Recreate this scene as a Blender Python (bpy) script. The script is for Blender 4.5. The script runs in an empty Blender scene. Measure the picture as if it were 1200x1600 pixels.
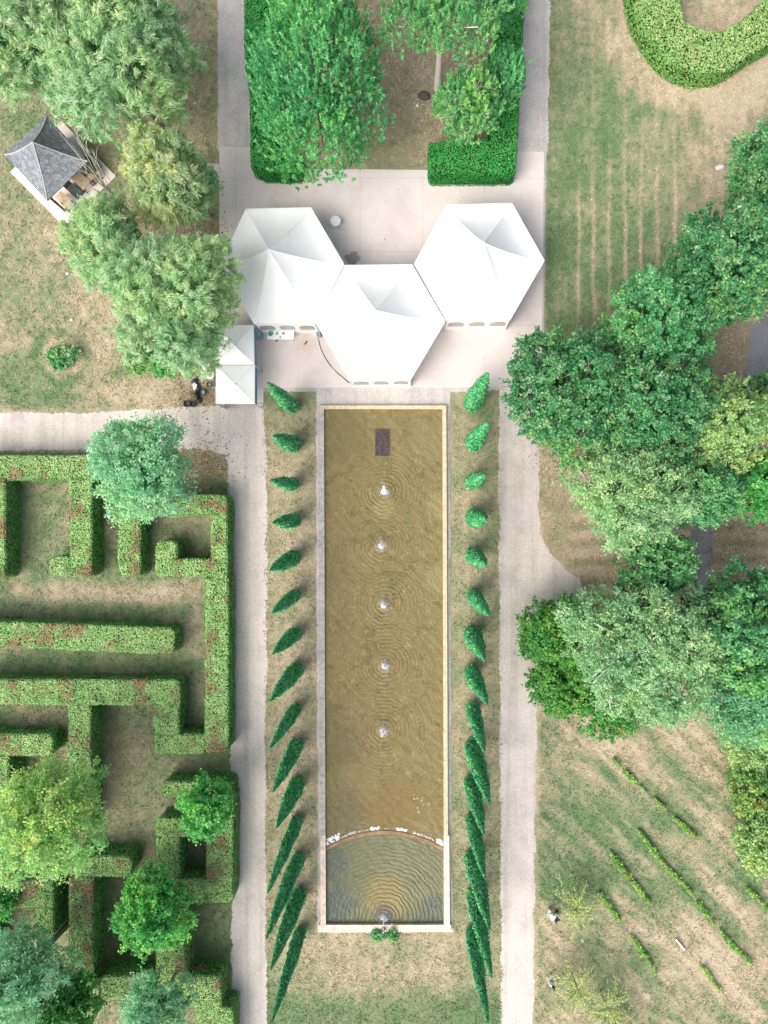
import bpy, bmesh, math, random
import numpy as np
from mathutils import Vector

# ------------------------------------------------------------------ basics
scene = bpy.context.scene
C = scene.collection
rng = np.random.default_rng(7)
H = 56.0                       # camera height, metres
F = 1110.0                     # focal length in photo pixels
S = H / F                      # metres per photo pixel on the ground
CX, CY = 645.0, 810.0          # photo pixel straight below the camera


def W(px, py, z=0.0):
    k = S * (H - z) / H
    return ((px - CX) * k, (CY - py) * k, z)


def WA(P, z=0.0):
    return np.array([W(p[0], p[1], z) for p in P], float)


def tag(o, label=None, cat=None, group=None, kind=None):
    if label: o['label'] = label
    if cat: o['category'] = cat
    if group: o['group'] = group
    if kind: o['kind'] = kind
    return o


def thing(name, label, cat, loc=(0, 0, 0), rz=0.0, group=None):
    o = bpy.data.objects.new(name, None)
    C.objects.link(o)
    o.location = loc
    o.rotation_euler = (0, 0, rz)
    o.empty_display_size = 0.2
    return tag(o, label, cat, group)


def link(name, me, mat, parent=None, smooth=False):
    o = bpy.data.objects.new(name, me)
    C.objects.link(o)
    if mat is not None and len(me.materials) == 0:
        me.materials.append(mat)
    if parent is not None:
        o.parent = parent
    if smooth and len(me.polygons):
        me.polygons.foreach_set('use_smooth', np.ones(len(me.polygons), bool))
    return o


def mesh_np(name, V, Fs, rnd=None, tone=None):
    """V (n,3); Fs (m,k) all faces with k corners; rnd optional (m,) face value"""
    V = np.asarray(V, np.float32); Fs = np.asarray(Fs, np.int32)
    me = bpy.data.meshes.new(name)
    m, k = Fs.shape
    me.vertices.add(len(V)); me.vertices.foreach_set('co', V.ravel())
    me.loops.add(m * k); me.loops.foreach_set('vertex_index', Fs.ravel())
    me.polygons.add(m)
    me.polygons.foreach_set('loop_start', np.arange(0, m * k, k, dtype=np.int32))
    me.update(calc_edges=True)
    if rnd is not None:
        a = me.attributes.new('rnd', 'FLOAT', 'FACE')
        a.data.foreach_set('value', np.asarray(rnd, np.float32))
    if rnd is not None:
        a = me.attributes.new('tone', 'FLOAT', 'FACE')
        a.data.foreach_set('value', np.full(m, .5, np.float32) if tone is None else np.asarray(tone, np.float32))
    return me


class MB:
    """collects simple shapes into one mesh"""
    def __init__(s): s.v = []; s.f = []

    def add(s, vs, fs):
        b = len(s.v); s.v += [tuple(p) for p in vs]; s.f += [tuple(i + b for i in f) for f in fs]; return s

    def box(s, c, d, rz=0.0):
        cx, cy, cz = c; dx, dy, dz = d[0] / 2, d[1] / 2, d[2] / 2
        ca, sa = math.cos(rz), math.sin(rz)
        vs = []
        for z in (-dz, dz):
            for x, y in ((-dx, -dy), (dx, -dy), (dx, dy), (-dx, dy)):
                vs.append((cx + x * ca - y * sa, cy + x * sa + y * ca, cz + z))
        return s.add(vs, [(3, 2, 1, 0), (4, 5, 6, 7), (0, 1, 5, 4), (1, 2, 6, 5), (2, 3, 7, 6), (3, 0, 4, 7)])

    def prism(s, P, z0, z1):
        n = len(P); A = sum(P[i][0] * P[(i + 1) % n][1] - P[(i + 1) % n][0] * P[i][1] for i in range(n))
        if A < 0: P = P[::-1]
        vs = [(p[0], p[1], z0) for p in P] + [(p[0], p[1], z1) for p in P]
        fs = [tuple(range(n))[::-1], tuple(range(n, 2 * n))]
        fs += [(i, (i + 1) % n, n + (i + 1) % n, n + i) for i in range(n)]
        return s.add(vs, fs)

    def lathe(s, prof, c=(0, 0, 0), n=20, caps=True):
        vs = []; fs = []
        for r, z in prof:
            for i in range(n):
                a = 2 * math.pi * i / n
                vs.append((c[0] + r * math.cos(a), c[1] + r * math.sin(a), c[2] + z))
        for j in range(len(prof) - 1):
            for i in range(n):
                fs.append((j * n + i, j * n + (i + 1) % n, (j + 1) * n + (i + 1) % n, (j + 1) * n + i))
        if caps:
            fs.append(tuple(range(n))[::-1]); m = (len(prof) - 1) * n; fs.append(tuple(range(m, m + n)))
        return s.add(vs, fs)

    def tube(s, pts, rads, n=6):
        pts = [Vector(p) for p in pts]; vs = []; fs = []
        for i, p in enumerate(pts):
            d = (pts[min(i + 1, len(pts) - 1)] - pts[max(i - 1, 0)]).normalized()
            u = d.orthogonal().normalized(); v = d.cross(u)
            r = rads[i] if hasattr(rads, '__len__') else rads
            for k in range(n):
                a = 2 * math.pi * k / n
                vs.append(tuple(p + (u * math.cos(a) + v * math.sin(a)) * r))
        for i in range(len(pts) - 1):
            for k in range(n):
                fs.append((i * n + k, i * n + (k + 1) % n, (i + 1) * n + (k + 1) % n, (i + 1) * n + k))
        fs.append(tuple(range(n))[::-1]); m = (len(pts) - 1) * n; fs.append(tuple(range(m, m + n)))
        return s.add(vs, fs)

    def me(s, name):
        me = bpy.data.meshes.new(name); me.from_pydata(s.v, [], s.f); me.update(); return me

    def build(s, name, mat, parent=None, smooth=False):
        return link(name, s.me(name), mat, parent, smooth)


# ------------------------------------------------------------------ noise helpers
def vnoise(x, y, sc, seed):
    r = np.random.default_rng(seed); G = r.random((256, 256))
    X = np.asarray(x) / sc + 1000.0; Y = np.asarray(y) / sc + 1000.0
    xi = np.floor(X).astype(int); yi = np.floor(Y).astype(int)
    fx = X - xi; fy = Y - yi; fx = fx * fx * (3 - 2 * fx); fy = fy * fy * (3 - 2 * fy)
    g = lambda a, b: G[a % 256, b % 256]
    return (g(xi, yi) * (1 - fx) + g(xi + 1, yi) * fx) * (1 - fy) + (g(xi, yi + 1) * (1 - fx) + g(xi + 1, yi + 1) * fx) * fy


def fnoise(x, y, sc, seed, o=4):
    t = 0; a = 0.5; tot = 0
    for i in range(o):
        t = t + a * vnoise(x, y, sc / 2 ** i, seed + i); tot += a; a *= 0.55
    return t / tot


def inpoly(x, y, P):
    P = np.asarray(P); inside = np.zeros(np.shape(x), bool); n = len(P); j = n - 1
    for i in range(n):
        xi, yi = P[i][0], P[i][1]; xj, yj = P[j][0], P[j][1]
        c = ((yi > y) != (yj > y)) & (x < (xj - xi) * (y - yi) / (yj - yi + 1e-12) + xi)
        inside ^= c; j = i
    return inside


def segdist(x, y, a, b):
    dx, dy = b[0] - a[0], b[1] - a[1]; L = dx * dx + dy * dy + 1e-9
    t = np.clip(((x - a[0]) * dx + (y - a[1]) * dy) / L, 0, 1)
    return np.hypot(x - a[0] - t * dx, y - a[1] - t * dy)


def polydist(x, y, P, closed=True):
    d = np.full(np.shape(x), 1e9); n = len(P)
    for i in range(n if closed else n - 1):
        d = np.minimum(d, segdist(x, y, P[i], P[(i + 1) % n]))
    return d


# ------------------------------------------------------------------ materials
def lin(r, g, b):
    f = lambda c: (c / 255 / 12.92) if c / 255 <= 0.04045 else ((c / 255 + 0.055) / 1.055) ** 2.4
    return (f(r), f(g), f(b), 1.0)


class NT:
    def __init__(s, name):
        s.m = bpy.data.materials.new(name); s.m.use_nodes = True; s.t = s.m.node_tree
        s.p = s.t.nodes['Principled BSDF']; s.out = s.t.nodes['Material Output']
        s.p.inputs['Roughness'].default_value = 0.9
        s.p.inputs['Specular IOR Level'].default_value = 0.2

    def n(s, typ, **k):
        nd = s.t.nodes.new(typ)
        for a, v in k.items():
            if hasattr(nd, a): setattr(nd, a, v)
            else: nd.inputs[a.replace('_', ' ')].default_value = v
        return nd

    def l(s, a, b): s.t.links.new(a, b)

    def pos(s):
        return s.n('ShaderNodeNewGeometry').outputs['Position']

    def noise(s, scale, detail=3, rough=0.55, vec=None, dist=0.0):
        nd = s.n('ShaderNodeTexNoise'); nd.inputs['Scale'].default_value = scale
        nd.inputs['Detail'].default_value = detail; nd.inputs['Roughness'].default_value = rough
        nd.inputs['Distortion'].default_value = dist
        s.l(vec if vec is not None else s.pos(), nd.inputs['Vector']); return nd.outputs['Fac']

    def ramp(s, fac, stops, interp='LINEAR'):
        nd = s.n('ShaderNodeValToRGB'); nd.color_ramp.interpolation = interp
        e = nd.color_ramp.elements
        while len(e) < len(stops): e.new(0.5)
        for i, (p, c) in enumerate(stops):
            e[i].position = p; e[i].color = c if len(c) == 4 else (*c, 1)
        s.l(fac, nd.inputs['Fac']); return nd.outputs['Color']

    def mr(s, v, a, b, c=0.0, d=1.0):
        nd = s.n('ShaderNodeMapRange'); nd.inputs[1].default_value = a; nd.inputs[2].default_value = b
        nd.inputs[3].default_value = c; nd.inputs[4].default_value = d
        s.l(v, nd.inputs[0]); return nd.outputs[0]

    def mix(s, f, a, b, mode='MIX'):
        nd = s.n('ShaderNodeMix', data_type='RGBA', blend_type=mode)
        for src, i in ((f, 0), (a, 6), (b, 7)):
            if hasattr(src, 'is_linked') or hasattr(src, 'links'): s.l(src, nd.inputs[i])
            else: nd.inputs[i].default_value = src
        return nd.outputs[2]

    def math(s, op, a, b=None, c=None):
        nd = s.n('ShaderNodeMath', operation=op)
        for i, src in enumerate((a, b, c)):
            if src is None: continue
            if hasattr(src, 'links'): s.l(src, nd.inputs[i])
            else: nd.inputs[i].default_value = src
        return nd.outputs[0]

    def attr(s, name):
        nd = s.n('ShaderNodeAttribute'); nd.attribute_name = name; return nd.outputs['Fac']

    def base(s, c):
        if hasattr(c, 'links'): s.l(c, s.p.inputs['Base Color'])
        else: s.p.inputs['Base Color'].default_value = c

    def bump(s, h, strength=0.5, dist=0.05):
        nd = s.n('ShaderNodeBump'); nd.inputs['Strength'].default_value = strength
        nd.inputs['Distance'].default_value = dist
        s.l(h, nd.inputs['Height']); s.l(nd.outputs['Normal'], s.p.inputs['Normal'])


def leafmat(name, dark, mid, light, patch=None, patch_amt=0.0, trans=0.3, pscale=0.9, gain=1.0, tonek=.75):
    t = NT(name)
    dark, mid, light = [tuple(min(.75, c * gain) for c in q) for q in (dark, mid, light)]
    r = t.attr('rnd')
    big = t.noise(pscale, 2)
    f = t.math('ADD', t.math('MULTIPLY', r, 0.62), t.math('MULTIPLY', big, 0.45))
    c = t.ramp(f, [(0.2, dark), (0.52, mid), (0.88, light)])
    if patch:
        pn = t.noise(0.55, 3, 0.65)
        pf = t.mr(t.math('ADD', pn, t.math('MULTIPLY', r, 0.16)), 0.78 - patch_amt, 0.84 - patch_amt, 0.0, 0.8)
        c = t.mix(pf, c, patch)
    tn = t.attr('tone')
    c = t.mix(t.mr(tn, .5, 1.0, 0, tonek), c, t.mix(1.0, c, (1.45, 1.18, .82, 1), 'MULTIPLY'))
    c = t.mix(t.mr(tn, .0, .5, tonek, 0), c, t.mix(1.0, c, (.55, .78, .80, 1), 'MULTIPLY'))
    t.base(c)
    t.p.inputs['Roughness'].default_value = 0.6
    t.p.inputs['Specular IOR Level'].default_value = 0.25
    if trans > 0:
        tr = t.n('ShaderNodeBsdfTranslucent'); t.l(c, tr.inputs['Color'])
        mx = t.n('ShaderNodeMixShader'); mx.inputs[0].default_value = min(.6, trans * 1.25)
        t.l(t.p.outputs[0], mx.inputs[1]); t.l(tr.outputs[0], mx.inputs[2]); t.l(mx.outputs[0], t.out.inputs['Surface'])
    return t.m


def plain(name, col, rough=0.7, spec=0.3, var=0.12, scale=6.0, bump=0.0):
    t = NT(name)
    a = tuple(c * (1 - var) for c in col[:3]) + (1,); b = tuple(min(1, c * (1 + var)) for c in col[:3]) + (1,)
    n = t.noise(scale, 4)
    t.base(t.ramp(n, [(0.3, a), (0.7, b)]))
    t.p.inputs['Roughness'].default_value = rough; t.p.inputs['Specular IOR Level'].default_value = spec
    if bump: t.bump(n, bump, 0.02)
    return t.m


# leaves
M = {}
M['willow'] = leafmat('willow_leaf', (.10, .26, .12), (.29, .46, .23), (.56, .65, .42), trans=.4, tonek=.38, gain=1.45)
M['olive'] = leafmat('olive_leaf', (.16, .30, .12), (.42, .54, .27), (.72, .74, .46), trans=.4, gain=1.15)
M['oak'] = leafmat('oak_leaf', (.018, .105, .042), (.070, .265, .095), (.30, .44, .23), trans=.25, gain=1.20)
M['teal'] = leafmat('teal_leaf', (.045, .18, .085), (.13, .345, .17), (.30, .47, .28), trans=.3, gain=1.35)
M['paleteal'] = leafmat('pale_teal_leaf', (.07, .23, .12), (.20, .43, .23), (.40, .56, .36), trans=.35, gain=1.5, tonek=.4)
M['green'] = leafmat('green_oak_leaf', (.025, .14, .05), (.095, .31, .115), (.30, .47, .23), trans=.28, gain=1.30)
M['sage'] = leafmat('sage_leaf', (.07, .22, .085), (.21, .40, .18), (.46, .56, .33), trans=.3, tonek=.45, gain=1.30)
M['maple'] = leafmat('maple_leaf', (.07, .23, .07), (.27, .45, .16), (.56, .63, .29), trans=.3, tonek=.35, gain=1.15)
M['bright'] = leafmat('bright_leaf', (.03, .22, .05), (.11, .43, .11), (.32, .58, .20), trans=.35, gain=1.20)
M['bush'] = leafmat('bush_leaf', (.018, .13, .028), (.07, .29, .06), (.27, .43, .14), patch=(.34, .27, .10, 1), patch_amt=.03, trans=.3, gain=1.20)
M['autumn'] = leafmat('autumn_leaf', (.05, .19, .05), (.17, .35, .10), (.42, .46, .18), patch=(.52, .20, .09, 1), patch_amt=.07, trans=.3, gain=1.20)
M['birch'] = leafmat('birch_leaf', (.08, .26, .07), (.27, .47, .15), (.53, .62, .26), patch=(.66, .56, .15, 1), patch_amt=.07, trans=.35, gain=1.50)
M['pine'] = leafmat('pine_needle', (.014, .095, .035), (.070, .285, .10), (.23, .45, .21), patch=(.25, .15, .07, 1), patch_amt=.0, trans=.15, gain=1.75)
M['pine2'] = leafmat('pale_pine_needle', (.03, .16, .05), (.13, .37, .13), (.34, .52, .24), trans=.2, gain=1.45)
M['cypress'] = leafmat('cypress_leaf', (.008, .095, .034), (.030, .225, .085), (.14, .38, .18), trans=.1, pscale=2.2, gain=1.50)
M['boxhedge'] = leafmat('box_hedge_leaf', (.010, .155, .028), (.030, .30, .055), (.10, .43, .11), trans=.12)
M['maze'] = leafmat('maze_hedge_leaf', (.05, .22, .05), (.205, .43, .125), (.50, .60, .28), patch=(.36, .21, .13, 1), patch_amt=.145, trans=.1, gain=1.12)
M['ovalhedge'] = leafmat('oval_hedge_leaf', (.07, .24, .045), (.21, .40, .11), (.45, .55, .24), patch=(.44, .24, .10, 1), patch_amt=.06, trans=.12)
M['vine'] = leafmat('vine_leaf', (.07, .28, .05), (.22, .46, .09), (.50, .58, .20), patch=(.48, .38, .14, 1), patch_amt=.10, trans=.35, gain=1.10)
M['weep'] = leafmat('weeping_leaf', (.20, .34, .09), (.40, .50, .17), (.58, .60, .27), trans=.35, gain=1.30)
M['twigcore'] = plain('hedge_inside', (.03, .06, .02), 1.0, 0.0)
M['bark'] = plain('bark', (.22, .19, .16), .95, .1, .35, 9, .6)
M['palebark'] = plain('pale_bark', (.60, .56, .50), .9, .1, .25, 9, .4)
M['darkbark'] = plain('dark_bark', (.10, .09, .085), .95, .1, .3, 9, .4)


# ------------------------------------------------------------------ leaf clouds
def unit(a):
    return a / (np.linalg.norm(a, axis=-1, keepdims=True) + 1e-9)


def leaves(c, nrm, L, w, grow=None, jit=0.6, r=None):
    """rhombic leaf faces at c (N,3): normals nrm jittered, long axis near grow"""
    r = r or rng
    N = len(c)
    n = unit(nrm + r.normal(0, jit, (N, 3)))
    g = r.normal(0, 1, (N, 3)) if grow is None else grow + r.normal(0, jit * 0.6, (N, 3))
    t = unit(g - n * np.sum(g * n, 1, keepdims=True)); b = np.cross(n, t)
    Ls = (L * r.uniform(.7, 1.3, N))[:, None]; ws = (w * r.uniform(.7, 1.3, N))[:, None]
    return np.stack([c - t * Ls / 2, c + b * ws / 2 - t * Ls * .05, c + t * Ls / 2, c - b * ws / 2 - t * Ls * .05], 1)


def leaf_mesh(name, Q, rnd=None, tone=None):
    N = len(Q)
    return mesh_np(name, Q.reshape(-1, 3), np.arange(N * 4).reshape(N, 4), rng.random(N) if rnd is None else rnd, tone)


def sphere_dirs(n, zmin=-1.0, r=None):
    r = r or rng
    z = r.uniform(zmin, 1, n); a = r.uniform(0, 2 * math.pi, n); s = np.sqrt(1 - z * z)
    return np.stack([s * np.cos(a), s * np.sin(a), z], 1)


STY = {  # leaf length, width, spray spread, leaves per spray, jitter, m2 per spray, lobe size and count
    'broad':  dict(L=.205, w=.135, sig=.17, n=38, jit=.65, area=.215, lobe=.38, lobes=22, shoot=.35),
    'fine':   dict(L=.22, w=.10, sig=.22, n=32, jit=.65, area=.19, lobe=.37, lobes=22, shoot=.35),
    'willow': dict(L=.36, w=.062, sig=.20, n=44, jit=.5, area=.165, lobe=.40, lobes=16, shoot=.25),
    'pine':   dict(L=.22, w=.055, sig=.035, n=46, jit=.4, area=.125, lobe=.36, lobes=24, shoot=.25),
    'sparse': dict(L=.22, w=.11, sig=.24, n=20, jit=.7, area=.19, lobe=.34, lobes=20, shoot=.5),
    'bush':   dict(L=.22, w=.14, sig=.15, n=20, jit=.6, area=.13, lobe=.40, lobes=14, shoot=.3),
}


def crown_points(R, rz, st, seed, lobes=None, zmin=-.45):
    """limb ends (lobes) scattered through the crown; ragged shoots stand out of each lobe"""
    r = np.random.default_rng(seed)
    K = st['lobes']
    if lobes is None:
        d = sphere_dirs(K * 4, -.25, r)
        sel = [0]
        for _ in range(K - 1):
            D = np.min(np.linalg.norm(d[:, None] - d[sel][None], axis=2), 1); sel.append(int(np.argmax(D * r.uniform(.7, 1, len(D)))))
        d = d[sel]
        rad = st['lobe'] * r.uniform(.5, 1.2, K)
        cen = d * (1.0 - rad * .75 + r.uniform(-.24, .16, K))[:, None]
        cen = np.vstack([cen, [[0, 0, .05]]]); rad = np.append(rad, .5)
    else:
        cen = np.array([l[:3] for l in lobes], float); rad = np.array([l[3] for l in lobes], float) * r.uniform(.85, 1.1, len(lobes))
    sc = np.array([R, R, rz])
    P = []; Nn = []; Li = []
    for i in range(len(cen)):
        ar = 4 * math.pi * (rad[i] * R) * (rad[i] * (R + rz) / 2) * .72
        n = max(6, int(ar / st['area']))
        dd = sphere_dirs(n, zmin, r)
        ph = r.uniform(0, 6, 6)
        wav = .20 * np.sin(dd[:, 0] * 4.5 + ph[0]) * np.sin(dd[:, 1] * 5 + ph[1]) + .14 * np.sin(dd[:, 0] * 11 + ph[2]) * np.sin(dd[:, 1] * 10 + ph[3]) * np.cos(dd[:, 2] * 8 + ph[4])
        k = 1 + wav + r.normal(0, .09, n)
        shoot = r.random(n) < st.get('shoot', .22)
        k = k + shoot * r.uniform(.08, .42, n) * min(1, .34 / rad[i])
        p = cen[i] + dd * rad[i] * k[:, None]
        ok = np.ones(n, bool)
        for j in range(len(cen)):
            if j != i: ok &= np.linalg.norm(p - cen[j], axis=1) > rad[j] * .80
        ok &= r.random(n) > .06
        P.append(p[ok]); Nn.append(dd[ok]); Li.append(np.full(ok.sum(), i))
    lt = r.random(len(cen))
    return np.vstack(P) * sc, np.vstack(Nn), cen * sc, rad * R, lt[np.concatenate(Li)]


def make_crown(name, style, R, rz, seed, lobes=None, mult=1.0):
    st = STY[style]; r = np.random.default_rng(seed + 99)
    P, N, cen, rad, lt = crown_points(R, rz, st, seed, lobes)
    n = max(3, int(st['n'] * mult)); K = len(P)
    size = r.uniform(.6, 1.45, K)
    rep = np.repeat(np.arange(K), n)
    pc = P[rep]; nc = N[rep]
    if style == 'pine':
        g = unit(N * .38 + np.array([0, 0, 1.0]) + r.normal(0, .15, N.shape))
        s = r.random(len(rep)) ** .8
        d = unit(g[rep] * .8 + r.normal(0, .45, (len(rep), 3)))
        c = pc + g[rep] * ((s - .2) * .72 * size[rep])[:, None] + d * .045 + r.normal(0, st['sig'], (len(rep), 3))
        nn = unit(np.cross(d, r.normal(0, 1, d.shape)))
        Q = leaves(c, nn, st['L'], st['w'], grow=d * 3, jit=.15, r=r)
    elif style == 'willow':
        g = unit(nc * 1.0 + np.array([0, 0, .35]))
        gk = unit(g[::n] + r.normal(0, .30, (K, 3)))[rep]
        t = r.uniform(-.5, 1.0, len(rep))[:, None]
        c = pc + gk * t * .38 * size[rep][:, None] + r.normal(0, st['sig'] * .5, (len(rep), 3)) * size[rep][:, None]
        nn = unit(nc + np.array([0, 0, .7]))
        Q = leaves(c, nn, st['L'], st['w'], grow=gk * 2, jit=st['jit'], r=r)
    else:
        # each shoot is a small spray of leaves fanned along its own twig
        tw = unit(N + r.normal(0, .55, N.shape) + np.array([0, 0, .25]))
        s = r.uniform(-.6, 1.0, len(rep))
        c = pc + tw[rep] * (s * .34 * size[rep])[:, None] + r.normal(0, st['sig'] * .62, (len(rep), 3)) * size[rep][:, None]
        nn = unit(nc * .45 + np.array([0, 0, .85]))
        Q = leaves(c, nn, st['L'], st['w'], grow=tw[rep] * 1.2 + r.normal(0, .6, (len(rep), 3)), jit=st['jit'], r=r)
    clump = r.random(K)
    rnd = np.clip(.35 * clump[rep] + .65 * r.random(len(rep)), 0, 1)
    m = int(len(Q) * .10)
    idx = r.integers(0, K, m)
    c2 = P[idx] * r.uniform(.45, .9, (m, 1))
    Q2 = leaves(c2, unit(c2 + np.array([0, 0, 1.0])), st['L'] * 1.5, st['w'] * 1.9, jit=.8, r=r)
    tone = np.clip(lt * .75 + r.normal(0, .16, K) + .12, 0, 1)
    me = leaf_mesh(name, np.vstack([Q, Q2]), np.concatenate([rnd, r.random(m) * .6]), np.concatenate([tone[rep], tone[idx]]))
    return me, cen, rad


def trunk_mesh(base_h, cen, rad, r0, seed, twigs=0, R=3.0, off=(0, 0, 0)):
    r = random.Random(seed); b = MB()
    cz = base_h
    top = Vector((off[0], off[1], cz))
    bend = Vector((r.uniform(-.2, .2), r.uniform(-.2, .2), 0))
    pts = [Vector((0, 0, -.15)), Vector((0, 0, .25)) , Vector((0, 0, cz * .5)) + bend + Vector((off[0], off[1], 0)) * .4, top]
    b.tube(pts, [r0 * 1.35, r0, r0 * .8, r0 * .55], 9)
    for i in range(len(cen)):
        e = Vector(cen[i]) + Vector((0, 0, cz))
        if (e - top).length < .3: continue
        st = top.lerp(pts[2], r.uniform(0, .6))
        mid = st.lerp(e, .5) + Vector((r.uniform(-.25, .25), r.uniform(-.25, .25), r.uniform(0, .35)))
        b.tube([st, mid, e], [r0 * .42, r0 * .28, r0 * .12], 6)
        for k in range(twigs):
            d = Vector((r.uniform(-1, 1), r.uniform(-1, 1), r.uniform(-.1, 1))).normalized()
            m2 = e + d * rad[i] * .55 + Vector((r.uniform(-.1, .1), r.uniform(-.1, .1), 0))
            b.tube([mid.lerp(e, .7), m2, e + d * rad[i] * r.uniform(1.0, 1.3)], [r0 * .18, r0 * .16, .032], 4)
    return b


def tree(name, label, cat, px, py, rpx, zc, rz, style, mat, seed, group=None, trunk_r=.2, bark='bark', twigs=0, lobes=None, mult=1.0, pad=.94):
    """crown centre seen at photo pixel (px,py) when it floats at height zc; real position and size follow from that"""
    x, y, _ = W(px, py, zc)
    R = rpx * S * (H - zc) / H * pad
    t = thing(name, label, cat, (x, y, 0), 0, group)
    me, cen, rad = make_crown('crown', style, R, rz, seed, lobes, mult)
    cr = link('crown', me, M[mat], t); cr.location = (0, 0, zc)
    tb = trunk_mesh(zc, cen, rad, trunk_r, seed, twigs, R)
    tb.build('trunk', M[bark], t, True)
    return t


# ------------------------------------------------------------------ hedges
def hedge(name, label, polys, h, mat, seed, dens=380, L=.10, w=.07, group=None, cat='hedge', wob=.20):
    """polys: outlines of the clipped top in photo pixels; each is grown into a solid of leaves of height h"""
    r = np.random.default_rng(seed)
    WP = [WA(P, h)[:, :2] for P in polys]
    # free corners are rounded off by the shears
    out = []
    for i, P in enumerate(WP):
        n_ = len(P); Q_ = []
        for k in range(n_):
            c, a, e = P[k], P[k - 1], P[(k + 1) % n_]
            free = all(j == i or (not inpoly(c[0], c[1], O) and polydist(c[0], c[1], O) > .45) for j, O in enumerate(WP))
            la, le = np.hypot(*(a - c)), np.hypot(*(e - c)); q_ = min(.55, la * .42, le * .42)
            if not free or q_ < .12 or n_ > 9: Q_.append(c); continue
            u_, v_ = (a - c) / la * q_, (e - c) / le * q_
            for s in (0, .25, .5, .75, 1): Q_.append(c + u_ * (1 - s) ** 2 + v_ * s ** 2)
        out.append(np.array(Q_))
    WP = out
    o = thing(name, label, cat, (float(WP[0][:, 0].mean()), float(WP[0][:, 1].mean()), 0), 0, group)
    ox, oy = o.location[0], o.location[1]
    C_, Nn = [], []
    b = MB()
    for i, P in enumerate(WP):
        A = np.sum(P[:, 0] * np.roll(P[:, 1], -1) - np.roll(P[:, 0], -1) * P[:, 1])
        if A < 0: P = P[::-1]
        WP[i] = P
        lo, hi = P.min(0), P.max(0)
        n = int((hi[0] - lo[0]) * (hi[1] - lo[1]) * dens)
        q = r.uniform(lo, hi, (n, 2)); q = q[inpoly(q[:, 0], q[:, 1], P)]
        zz = h + (fnoise(q[:, 0], q[:, 1], .9, seed) - .5) * wob * 1.6 + r.normal(0, .025, len(q))
        dedge = polydist(q[:, 0], q[:, 1], P)
        zz -= np.clip(.14 - dedge, 0, 1) * .8
        C_.append(np.column_stack([q, zz])); Nn.append(np.tile([0, 0, 1.0], (len(q), 1)))
        m = len(P)
        for k in range(m):
            a, e = P[k], P[(k + 1) % m]; d = e - a; ln = np.hypot(*d)
            if ln < 1e-4: continue
            nout = np.array([d[1], -d[0]]) / ln
            ns = int(ln * h * dens * .8)
            s = r.uniform(0, 1, ns); z = r.uniform(0.02, h, ns)
            pt = a + d * s[:, None]
            offs = (fnoise(pt[:, 0] + pt[:, 1] * .7, z, .8, seed + 5) - .5) * wob + r.normal(0, .02, ns) - np.clip(z - h + .12, 0, 1) * .5
            pt = pt + nout * offs[:, None]
            C_.append(np.column_stack([pt, z])); Nn.append(np.tile([nout[0], nout[1], .06], (ns, 1)))
    # drop leaves that ended up inside another limb of the same hedge
    keepC, keepN = [], []
    for c, nn in zip(C_, Nn):
        ins = np.zeros(len(c), int)
        for P in WP:
            k = inpoly(c[:, 0], c[:, 1], P) & (polydist(c[:, 0], c[:, 1], P) > .10)
            ins += k
        side = nn[:, 2] < .5
        bad = side & (ins > 0)
        keepC.append(c[~bad]); keepN.append(nn[~bad])
    c = np.vstack(keepC); nn = np.vstack(keepN)
    c[:, 0] -= ox; c[:, 1] -= oy
    Q = leaves(c, nn, L, w, jit=.36, r=r)
    rv = r.random(len(c)); rv = np.where(nn[:, 2] < .5, rv * .55, .22 + .78 * rv)      # flank shade painted into the leaf colour: tops paler, sides darker
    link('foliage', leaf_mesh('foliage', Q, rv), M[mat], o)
    for i, P in enumerate(WP):
        cen = P.mean(0); m = len(P); PP = []
        for k in range(m):   # inset
            a = P[k - 1] - P[k]; e = P[(k + 1) % m] - P[k]
            n1 = np.array([a[1], -a[0]]) / (np.hypot(*a) + 1e-9); n2 = np.array([-e[1], e[0]]) / (np.hypot(*e) + 1e-9)
            v = n1 + n2; dn = max(.35, 1 + float(n1 @ n2)); PP.append(P[k] + v / dn * (.13 + .004 * i))
        b.prism([(p[0] - ox, p[1] - oy) for p in PP], -.05, h - .15 - .006 * i)
    b.build('branch_core', M['twigcore'], o)
    return o


def R4(x0, y0, x1, y1):
    return [(x0, y0), (x1, y0), (x1, y1), (x0, y1)]


#PART2
# ------------------------------------------------------------------ ground
step = 5
gx = np.r_[np.arange(-160, -10, 10.0), np.arange(-10, 1210, 2.5), np.arange(1210, 1361, 10.0)]
gy = np.r_[np.arange(-160, -10, 10.0), np.arange(-10, 1610, 2.5), np.arange(1610, 1761, 10.0)]
X, Y = np.meshgrid(gx, gy)
nx, ny = len(gx), len(gy)


def blob(cx, cy, rx, ry, ang=0.0, soft=.5):
    a = math.radians(ang); dx, dy = X - cx, Y - cy
    u = (dx * math.cos(a) + dy * math.sin(a)) / rx; v = (-dx * math.sin(a) + dy * math.cos(a)) / ry
    d = np.sqrt(u * u + v * v) + (fnoise(X, Y, 40, 31) - .5) * .7
    return np.clip((1 + soft - d) / (2 * soft), 0, 1)


def sm(v, a, b):
    t = np.clip((v - a) / (b - a), 0, 1); return t * t * (3 - 2 * t)


g = .34 + (fnoise(X, Y, 120, 11) - .5) * .9            # 0 dry straw .. 1 green
lit = np.zeros_like(X)                                 # brown leaf litter / bare earth, plus a painted tree shadow
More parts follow.
